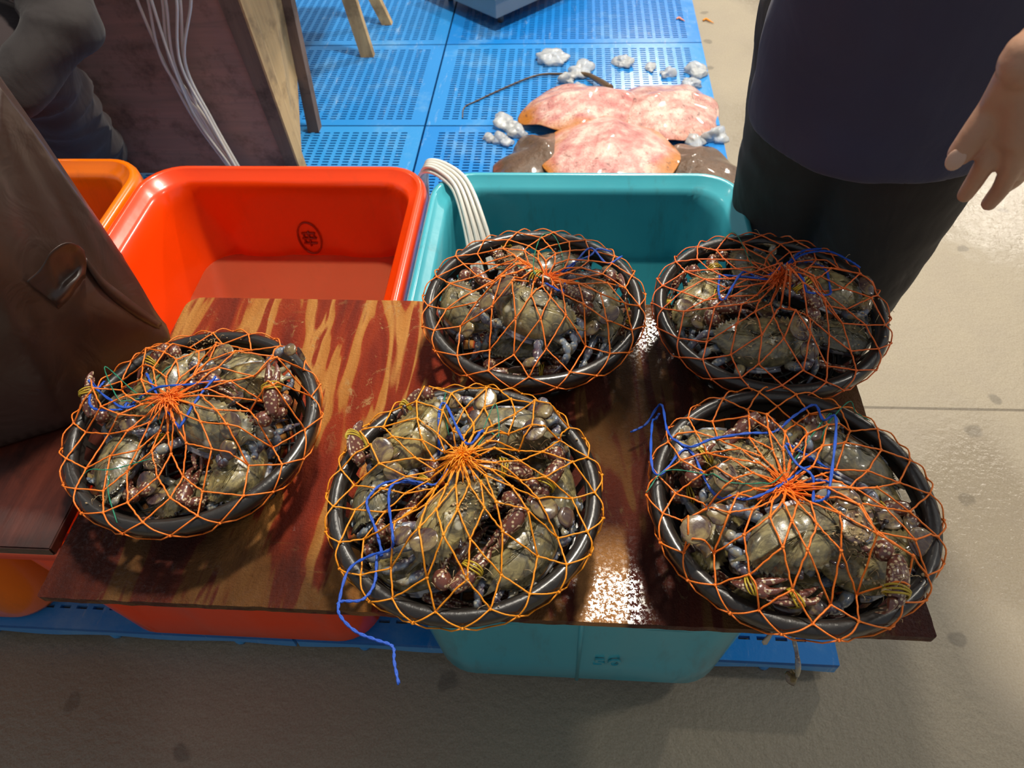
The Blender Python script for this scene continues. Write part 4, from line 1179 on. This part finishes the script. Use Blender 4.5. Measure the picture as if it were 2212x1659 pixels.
# ------------------------------------------------------------------ air hoses
NH = 8
for i in range(NH):
    x0 = 296 + i * 15.5 + (8 if i % 2 else 0); t = (i - (NH - 1) / 2) / NH
    rnd = random.Random(i)
    yw = YF - .035 - .006 * (i % 3)
    q0 = atY(x0 - 20, -70, yw - .01)
    P = [V((q0.x - .06, YF + .35, ZT + .036)), V((q0.x - .05, YF + .06, ZT + .036)), V((q0.x - .04, YF - .025, ZT + .03)), V((q0.x - .03, yw - .01, ZT - .03)), q0, atY(x0, 0, yw - .01), atY(376 + t * 60 + rnd.uniform(-7, 7), 135, yw - .01), atY(437 + t * 26 + (8 if i % 2 else -8), 255, yw), atY(499 + t * 28, 352, yw - .01), atY(515 + t * 28, 380, yw - .02)]
    P.append(V((P[-1].x + .05, 1.80, PT + .03 + .01 * (i % 2))))
    P += [V((-.80 + .01 * i, 1.62 - .012 * i, PT + .012 + .012 * (i % 2))), V((-.42, 1.55 - .012 * i, PT + .02 + .010 * (i % 3))), V((-.345 + t * .02, 1.475 - .006 * i, .20)), V((-.34 + t * .03, 1.45, .38))]
    lift = .5015 + .009 * (i % 2)
    P += [V((-.325 + .02 * t, 1.420 + .01 * t, .455)), V((-.305, 1.388 + .03 * t, lift - .004)), V((-.268 + .01 * t, 1.368 + .04 * t, lift)), V((-.225 + .030 * t, 1.325 + .03 * t, lift - .012)), V((-.192 + .050 * t, 1.25, lift - .055)), V((-.172 + .06 * t, 1.19, .39)), V((-.158 + .07 * t, 1.15, .31)), V((-.15 + .07 * t, 1.13, .20)), V((-.15 + .08 * t, 1.12, .12))]
    bm = bmesh.new(); sweep(bm, crom(P, 8), .0043, 8)
    o = link('air_hose', bm, M['hose'])
    tag(o, 'thin milky air hose in the bundle from the plywood stand down into the teal tub', 'hose', 'bundle of milky air hoses')

# ------------------------------------------------------------------ hanging leg, flakes
r = empty('severed_crab_limb', at(1712, 1372, BZ - .01)); b0 = r.location.copy()
L = [at(1712, 1372, BZ - .01), at(1720, 1405, BZ - .03), at(1724, 1440, BZ - .055), at(1722, 1462, BZ - .07)]
bm = bmesh.new(); sweep(bm, [p - b0 for p in crom(L, 6)], [(.0018, .0018), (.0032, .0026), (.0026, .0022), (.0044, .003), (.0042, .003), (.0026, .002)], 8); link('leg_joint', bm, M['limb'], r)
bm = bmesh.new(); a = L[-1] - b0; c = at(1697, 1452, BZ - .07) - b0; sweep(bm, crom([a, (a + c) / 2 + V((0, -.002, -.003)), c], 6), [(.003, .001), (.011, .0012), (.009, .0012), (.002, .0008)], 10); link('paddle', bm, M['paddle'], r)
tag(r, 'severed crab limb with a pale paddle dangling below the near board edge', 'crab limb')
bm = bmesh.new(); sweep(bm, crom([(0, 0, 0), (.002, -.002, -.008), (.003, -.003, -.020)], 4), [(.012, .001), (.010, .001), (.001, .0005)], 8)
o = link('shell_flake', bm, M['flake']); o.location = at(1657, 1366, BZ - .002) + V((0, -.004, 0)); tag(o, 'pale flake of shell stuck to the near board edge', 'flake')

# ------------------------------------------------------------------ black bag
BT = BZ + .004
bp_ = [(-60, 60, 1.02), (0, 176, .98), (50, 262, .92), (100, 345, .86), (150, 452, .79), (192, 530, .73), (262, 592, .66), (320, 645, .60), (358, 690, .55), (372, 712, BT + .006),
       (374, 735, BT + .002), (300, 760, BT + .001), (232, 830, BT + .001), (165, 885, BT + .001), (150, 925, BT + .001), (60, 950, BT + .001), (-60, 990, BT + .001), (-240, 900, BT + .001),
       (-200, 100, .95), (-260, 400, .80), (140, 700, .66), (60, 640, .74), (-40, 560, .84), (210, 690, .62), (0, 800, .62), (-120, 760, .68)]
bm = bmesh.new()
for x, y, z in bp_: bm.verts.new(at(x, y, z))
for x, y in ((-1.0, .875), (-1.5, .875), (-1.6, .62), (-.95, .87)): bm.verts.new((x, y, BT + .001))
bmesh.ops.convex_hull(bm, input=bm.verts)
bmesh.ops.delete(bm, geom=[v for v in bm.verts if not v.link_faces], context='VERTS')
bmesh.ops.triangulate(bm, faces=bm.faces)
for it in range(5):
    es = [e for e in bm.edges if e.calc_length() > .022]
    if es: bmesh.ops.subdivide_edges(bm, edges=es, cuts=1); bmesh.ops.triangulate(bm, faces=bm.faces)
bmesh.ops.smooth_vert(bm, verts=bm.verts, factor=.5, use_axis_x=True, use_axis_y=True, use_axis_z=True)
bm.normal_update()
def ridge(p, s, sd): return 1 - abs(2 * noise.noise(p * s + V((sd, 0, 0))))
for v in bm.verts:
    p = v.co.copy(); q = V((p.x * 1.0, p.y * 1.0, p.z * .35))
    f = min(1, max(0, (p.z - BT - .004) / .05))
    v.co -= v.normal * (.012 * (1 - ridge(q, 3.2, 3)) ** 2 + .004 * (1 - ridge(q + V((0, 0, p.z * .5)), 8, 7))) * f
    v.co.z = max(v.co.z, BT + .0008)
bg = empty('rubbish_bag', (-1.2, .75, BT)); tag(bg, 'big black plastic rubbish bag slumped on the dark board at the left', 'bag')
btree = BVHTree.FromBMesh(bm)
def onbag(x, y, lift):
    h = btree.ray_cast(CAM, ray(x, y).normalized())[0]
    if h is None: h = btree.find_nearest(atd(x, y, 1.15))[0]
    return h + (CAM - h).normalized() * lift
o = link('film', bm, M['bag'], bg); o.matrix_parent_inverse = Matrix.Translation(-bg.location)
# curled ear of the bag
bm = bmesh.new()
def grid(bm, rows, th=.0012):
    vs = [[bm.verts.new(p) for p in r_] for r_ in rows]
    for i in range(len(vs) - 1):
        for j in range(len(vs[0]) - 1): bm.faces.new((vs[i][j], vs[i][j + 1], vs[i + 1][j + 1], vs[i + 1][j]))
    bm.normal_update(); bmesh.ops.solidify(bm, geom=bm.faces, thickness=th)
ctl = [[(56, 606, .004), (94, 572, .030), (110, 545, .050), (140, 524, .060), (160, 524, .055), (180, 540, .030)],
       [(74, 622, .004), (106, 598, .022), (124, 572, .030), (148, 552, .034), (166, 548, .036), (184, 560, .028)],
       [(96, 638, .006), (118, 622, .018), (138, 604, .018), (158, 584, .020), (174, 572, .026), (186, 578, .020)],
       [(112, 650, .008), (126, 646, .020), (146, 628, .030), (164, 604, .032), (176, 592, .026), (184, 592, .012)],
       [(126, 668, .001), (136, 658, .002), (154, 640, .004), (168, 616, .004), (176, 602, .003), (182, 598, .002)]]
rows = [crom([onbag(*p) for p in r_], 8) for r_ in ctl]
cols = list(zip(*rows)); rows2 = list(zip(*[crom(c, 6) for c in cols]))
rows2 = [[p + V((0, 0, .004 * noise.noise(p * 40))) for p in r_] for r_ in rows2]
grid(bm, rows2)
o = link('curled_ear', bm, M['bag'], bg); o.matrix_parent_inverse = Matrix.Translation(-bg.location)

bm = bmesh.new()
A_ = crom([onbag(*q) for q in ((186, 556, .012), (222, 600, .012), (262, 632, .010), (305, 665, .008), (350, 698, .003))], 8)
B_ = crom([onbag(*q) for q in ((190, 578, -.002), (224, 630, -.002), (258, 662, -.002), (298, 690, -.002), (345, 712, -.002))], 8)
grid(bm, [A_, [(a + b) / 2 + V((0, -.004, .006)) for a, b in zip(A_, B_)], B_])
o = link('folded_flap', bm, M['bag'], bg); o.matrix_parent_inverse = Matrix.Translation(-bg.location)

# ------------------------------------------------------------------ people
def pchild(root, name, bmv, size, mat, smooth=3, disp=None, par=None):
    o = voxel(name, bmv, size, mat, root, smooth, disp); o.matrix_parent_inverse = Matrix.Translation(-root.location); return o
def hand_bm(bm, wrist, knuckles, fingers, thumb):
    """palm as fused capsules, each finger its own bent chain"""
    for k in knuckles: capsule(bm, wrist, k, .0155, .0115)
    capsule(bm, wrist, (wrist + knuckles[0]) / 2, .018, .015)
    capsule(bm, wrist, thumb[0], .016, .013)
    for a, b in zip(knuckles, knuckles[1:]): capsule(bm, a, b, .0112, .0108)
    for f, rr in fingers:
        for i in range(len(f) - 1): capsule(bm, f[i], f[i + 1], rr * (1 - .09 * i), rr * (1 - .09 * (i + 1)))
    for i in range(len(thumb) - 1): capsule(bm, thumb[i], thumb[i + 1], .0130 - .0012 * i, .0118 - .0014 * i)

# person in navy T-shirt at the right
PR = empty('person', (.52, 1.20, 0))
tag(PR, 'person in a navy T-shirt and black trousers standing behind the right baskets, hand hanging', 'person')
hipL, hipR = V((.40, 1.16, .86)), V((.56, 1.08, .86))
kneeL, kneeR = V((.455, 1.30, .47)), V((.57, 1.14, .46))
ankL, ankR = V((.50, 1.47, .10)), V((.60, 1.22, .10))
shL, shR = V((.30, .98, 1.36)), V((.64, .92, 1.36))
neck, head = V((.47, .97, 1.44)), V((.46, .90, 1.58))
D0_ = .74
wrist = atd(2222, 118, D0_ - .02)
kn_ = [atd(2158, 290, D0_ + .02), atd(2196, 302, D0_ + .01), atd(2222, 305, D0_ + .015), atd(2250, 298, D0_ + .03)]
fg = [([kn_[0], atd(2130, 350, D0_ + .028), atd(2106, 390, D0_ + .046), atd(2084, 422, D0_ + .060)], .0096),
      ([kn_[1], atd(2184, 364, D0_ + .030), atd(2162, 408, D0_ + .050), atd(2136, 440, D0_ + .066)], .0094),
      ([kn_[2], atd(2212, 358, D0_ + .045), atd(2190, 386, D0_ + .075), atd(2168, 404, D0_ + .10)], .0100),
      ([kn_[3], atd(2250, 345, D0_ + .055), atd(2236, 366, D0_ + .08), atd(2222, 380, D0_ + .10)], .0088)]
th = [atd(2150, 232, D0_ + .01), atd(2106, 290, D0_ + .015), atd(2074, 332, D0_ + .02)]
elbow = wrist + V((.20, .13, .10)); shoulderA = V((.70, .90, 1.34))
bm = bmesh.new()
hand_bm(bm, wrist, kn_, fg, th)
hand = voxel('hand_tmp', bm, .0018, M['skin'], None, 2)
bm = bmesh.new()
bm.from_mesh(hand.data); hme = hand.data; bpy.data.objects.remove(hand)
capsule(bm, wrist + (kn_[1] - wrist) * .1, wrist + (elbow - wrist) * .25, .0205, .026, 20); capsule(bm, wrist + (elbow - wrist) * .2, elbow, .026, .038, 20); capsule(bm, elbow, shoulderA, .040, .052, 20)
capsule(bm, shR, shoulderA, .06, .05, 16); capsule(bm, neck + V((0, 0, -.06)), neck + V((0, -.02, .06)), .055, .052, 16)
capsule(bm, (shL + shR) / 2, (hipL + hipR) / 2, .13, .12, 20)
e2 = V((.08, 1.0, 1.14)); w2 = V((.06, 1.22, 1.02))
capsule(bm, shL, e2, .05, .04, 16); capsule(bm, e2, w2, .038, .024, 16); capsule(bm, w2, w2 + V((.0, .09, -.03)), .03, .022, 14)
for k in range(4): b0_ = w2 + V((-.03 + .02 * k, .08, -.03)); capsule(bm, b0_, b0_ + V((0, .06 - .008 * abs(k - 1.5), -.03)), .010, .008, 8)
capsule(bm, w2 + V((.03, .03, 0)), w2 + V((.06, .08, -.01)), .012, .009, 8)
for h_, k_, a_ in ((hipL, kneeL, ankL), (hipR, kneeR, ankR)):
    capsule(bm, h_, k_, .075, .050, 16); capsule(bm, k_, a_, .048, .032, 16); capsule(bm, a_, a_ + V((-.01, -.10, -.06)), .032, .026, 12)
ell(bm, head, (.076, .094, .112)); ell(bm, head + V((0, -.06, -.05)), (.045, .045, .05)); ell(bm, head + V((0, -.10, -.012)), (.012, .018, .02))
for s in (-1, 1): ell(bm, head + V((s * .078, .005, -.01)), (.010, .020, .030)); ell(bm, head + V((s * .03, -.084, .012)), (.016, .010, .010))
ell(bm, head + V((0, -.092, -.052)), (.026, .010, .008))
body = pchild(PR, 'body', bm, .0024, M['skin'], 2)
bpy.data.meshes.remove(hme)
nl = bmesh.new(); tdir = (th[2] - th[1]).normalized(); view = (CAM - th[2]).normalized(); nrm = (view - view.dot(tdir) * tdir).normalized(); sdv = tdir.cross(nrm)
for v in ell(nl, (0, 0, 0), (.0072, .0100, .0016), sub=3): v.co = th[2] + tdir * .003 + nrm * .0091 + sdv * v.co.x + tdir * v.co.y + nrm * (v.co.z - 12 * v.co.x ** 2)
o = link('thumbnail', nl, M['nail'], PR); o.matrix_parent_inverse = Matrix.Translation(-PR.location)
bm = bmesh.new()   # trousers
capsule(bm, hipL + V((0, 0, .06)), kneeL, .120, .112, 24); capsule(bm, kneeL, ankL + V((0, 0, .0)), .110, .092, 24)
capsule(bm, hipR + V((0, 0, .06)), kneeR, .115, .098, 24); capsule(bm, kneeR, ankR + V((0, 0, .0)), .096, .082, 24)
capsule(bm, hipL + V((0, 0, .1)), hipR + V((0, 0, .1)), .115, .115, 20)
pchild(PR, 'trousers', bm, .009, M['black'], 4, lambda p: .006 * noise.noise(V((p.x * 9, p.y * 9, p.z * 4))) + .003 * noise.noise(p * 22))
bm = bmesh.new()   # T-shirt
cH = (hipL + hipR) / 2
def oval_body(bm, stations, n=40):
    pts = [V(s[0]) for s in stations]; rings = []
    for c, rx, ry in stations: rings.append([bm.verts.new((c[0] + rx * math.cos(2 * PI * k / n), c[1] + ry * math.sin(2 * PI * k / n), c[2])) for k in range(n)])
    for i in range(len(rings) - 1):
        for k in range(n): bm.faces.new((rings[i][k], rings[i][(k + 1) % n], rings[i + 1][(k + 1) % n], rings[i + 1][k]))
    bm.faces.new(rings[0][::-1]); bm.faces.new(rings[-1])
oval_body(bm, [((cH.x, cH.y - .02, .765), .185, .155), ((cH.x, cH.y - .02, .775), .198, .165), ((cH.x, cH.y - .04, .90), .205, .165), ((cH.x - .005, cH.y - .08, 1.05), .200, .155), ((cH.x - .01, cH.y - .13, 1.2), .208, .15), ((cH.x - .01, cH.y - .16, 1.32), .200, .125), ((cH.x - .01, cH.y - .17, 1.385), .15, .09), ((cH.x - .01, cH.y - .17, 1.42), .085, .07)])
capsule(bm, shR, shoulderA + (elbow - shoulderA) * .55, .075, .068, 20); capsule(bm, shL, shL + (e2 - shL) * .6, .075, .066, 20)
pchild(PR, 't_shirt', bm, .010, M['navy'], 3, lambda p: .009 * noise.noise(V((p.x * 6, p.y * 6, p.z * 3))) + .0035 * noise.noise(p * 16))
for a_ in (ankL, ankR):
    bm = bmesh.new(); capsule(bm, V((a_.x, a_.y, .05)), V((a_.x - .01, a_.y - .16, .04)), .045, .038, 16); capsule(bm, V((a_.x, a_.y, .05)), V((a_.x, a_.y, .12)), .044, .044, 16)
    for v in bm.verts: v.co.z = max(v.co.z, .002)
    pchild(PR, 'shoe', bm, .007, M['shoe'], 1)
bm = bmesh.new(); q = ell(bm, head + V((0, .012, .022)), (.084, .098, .108))
for v in list(bm.verts):
    if v.co.y < head.y - .06 and v.co.z < head.z + .05: v.co = v.co * .2 + (head + V((0, .02, .06))) * .8
pchild(PR, 'hair', bm, .008, M['hair'], 1)

# crouching person at the left edge
PL = empty('person', (-1.75, 2.0, PT))
tag(PL, 'crouching person in dark jacket and grey trousers at the upper left, behind the amber tub', 'person')
kneeA = atd(60, 150, 2.18); footA = V((-1.60, 1.86, PT + .06)); hipA = V((-2.02, 2.26, .62))
shinA = atY(205, 335, 1.90)
bm = bmesh.new()
sh2 = atd(70, -120, 2.2); sh1 = V((-2.25, 2.15, 1.20)); ch_ = (sh1 + sh2) / 2
capsule(bm, hipA, ch_, .12, .13, 20); capsule(bm, ch_, ch_ + V((.02, -.05, .17)), .06, .05, 14); hd = ch_ + V((.03, -.10, .30)); ell(bm, hd, (.076, .094, .112)); ell(bm, hd + V((0, -.10, -.012)), (.012, .018, .02))
for s in (-1, 1): ell(bm, hd + V((s * .078, .005, -.01)), (.010, .020, .030))
el_ = atd(140, 60, 2.05); wr_ = atd(30, 200, 2.0)
capsule(bm, sh2, el_, .045, .04, 14); capsule(bm, el_, wr_, .036, .026, 14); capsule(bm, wr_, wr_ + V((-.06, -.03, -.04)), .03, .024, 12)
for k in range(4): b0_ = wr_ + V((-.06, -.03, -.03)) + V((.0, .018 * (k - 1.5), 0)); capsule(bm, b0_, b0_ + V((-.05, -.01, -.03)), .010, .008, 8)
capsule(bm, wr_ + V((-.02, -.03, 0)), wr_ + V((-.07, -.07, .0)), .012, .009, 8)
capsule(bm, hipA, kneeA, .07, .05, 14); capsule(bm, kneeA, footA, .048, .034, 14)
hipB = hipA + V((-.22, .02, 0)); kneeB = kneeA + V((-.50, .0, .02)); footB = footA + V((-.42, .03, 0))
capsule(bm, hipB, kneeB, .07, .05, 14); capsule(bm, kneeB, footB, .048, .034, 14)
pchild(PL, 'body', bm, .008, M['skin'], 2)
fold = lambda p: .012 * (1 - abs(2 * noise.noise(V((p.x * 5, p.y * 5, p.z * 16))))) + .006 * noise.noise(p * 12)
bm = bmesh.new()
mid = (kneeA + shinA) / 2
capsule(bm, hipA, kneeA, .12, .098, 20); capsule(bm, kneeA, shinA, .098, .085, 20); capsule(bm, shinA, footA + V((.02, 0, .06)), .085, .075, 20)
capsule(bm, hipB, kneeB, .12, .098, 20); capsule(bm, kneeB, footB + V((0, 0, .04)), .095, .075, 20); capsule(bm, hipA, hipB, .13, .13, 20)
pchild(PL, 'trousers', bm, .011, M['grey'], 2, fold)
bm = bmesh.new(); capsule(bm, hipA + V((-.05, 0, .03)), ch_, .155, .165, 24); capsule(bm, sh2, el_, .078, .068, 18); capsule(bm, el_, wr_, .064, .05, 18); capsule(bm, ch_, sh2, .12, .085, 18); capsule(bm, ch_, sh1, .12, .085, 18); capsule(bm, sh1, sh1 + V((-.05, -.12, -.28)), .078, .06, 18)
pchild(PL, 'jacket', bm, .011, M['dark'], 3, fold)
for a_ in (footA, footB):
    bm = bmesh.new(); capsule(bm, V((a_.x, a_.y, PT + .05)), V((a_.x + .02, a_.y - .15, PT + .04)), .045, .038, 16); capsule(bm, V((a_.x, a_.y, PT + .05)), V((a_.x, a_.y, PT + .14)), .046, .05, 16)
    for v in bm.verts: v.co.z = max(v.co.z, PT + .002)
    pchild(PL, 'boot', bm, .008, M['shoe'], 1)
bm = bmesh.new(); ell(bm, hd + V((0, .012, .022)), (.084, .098, .108))
for v in list(bm.verts):
    if v.co.y < hd.y - .06 and v.co.z < hd.z + .05: v.co = v.co * .2 + (hd + V((0, .02, .06))) * .8
pchild(PL, 'hair', bm, .008, M['hair'], 1)
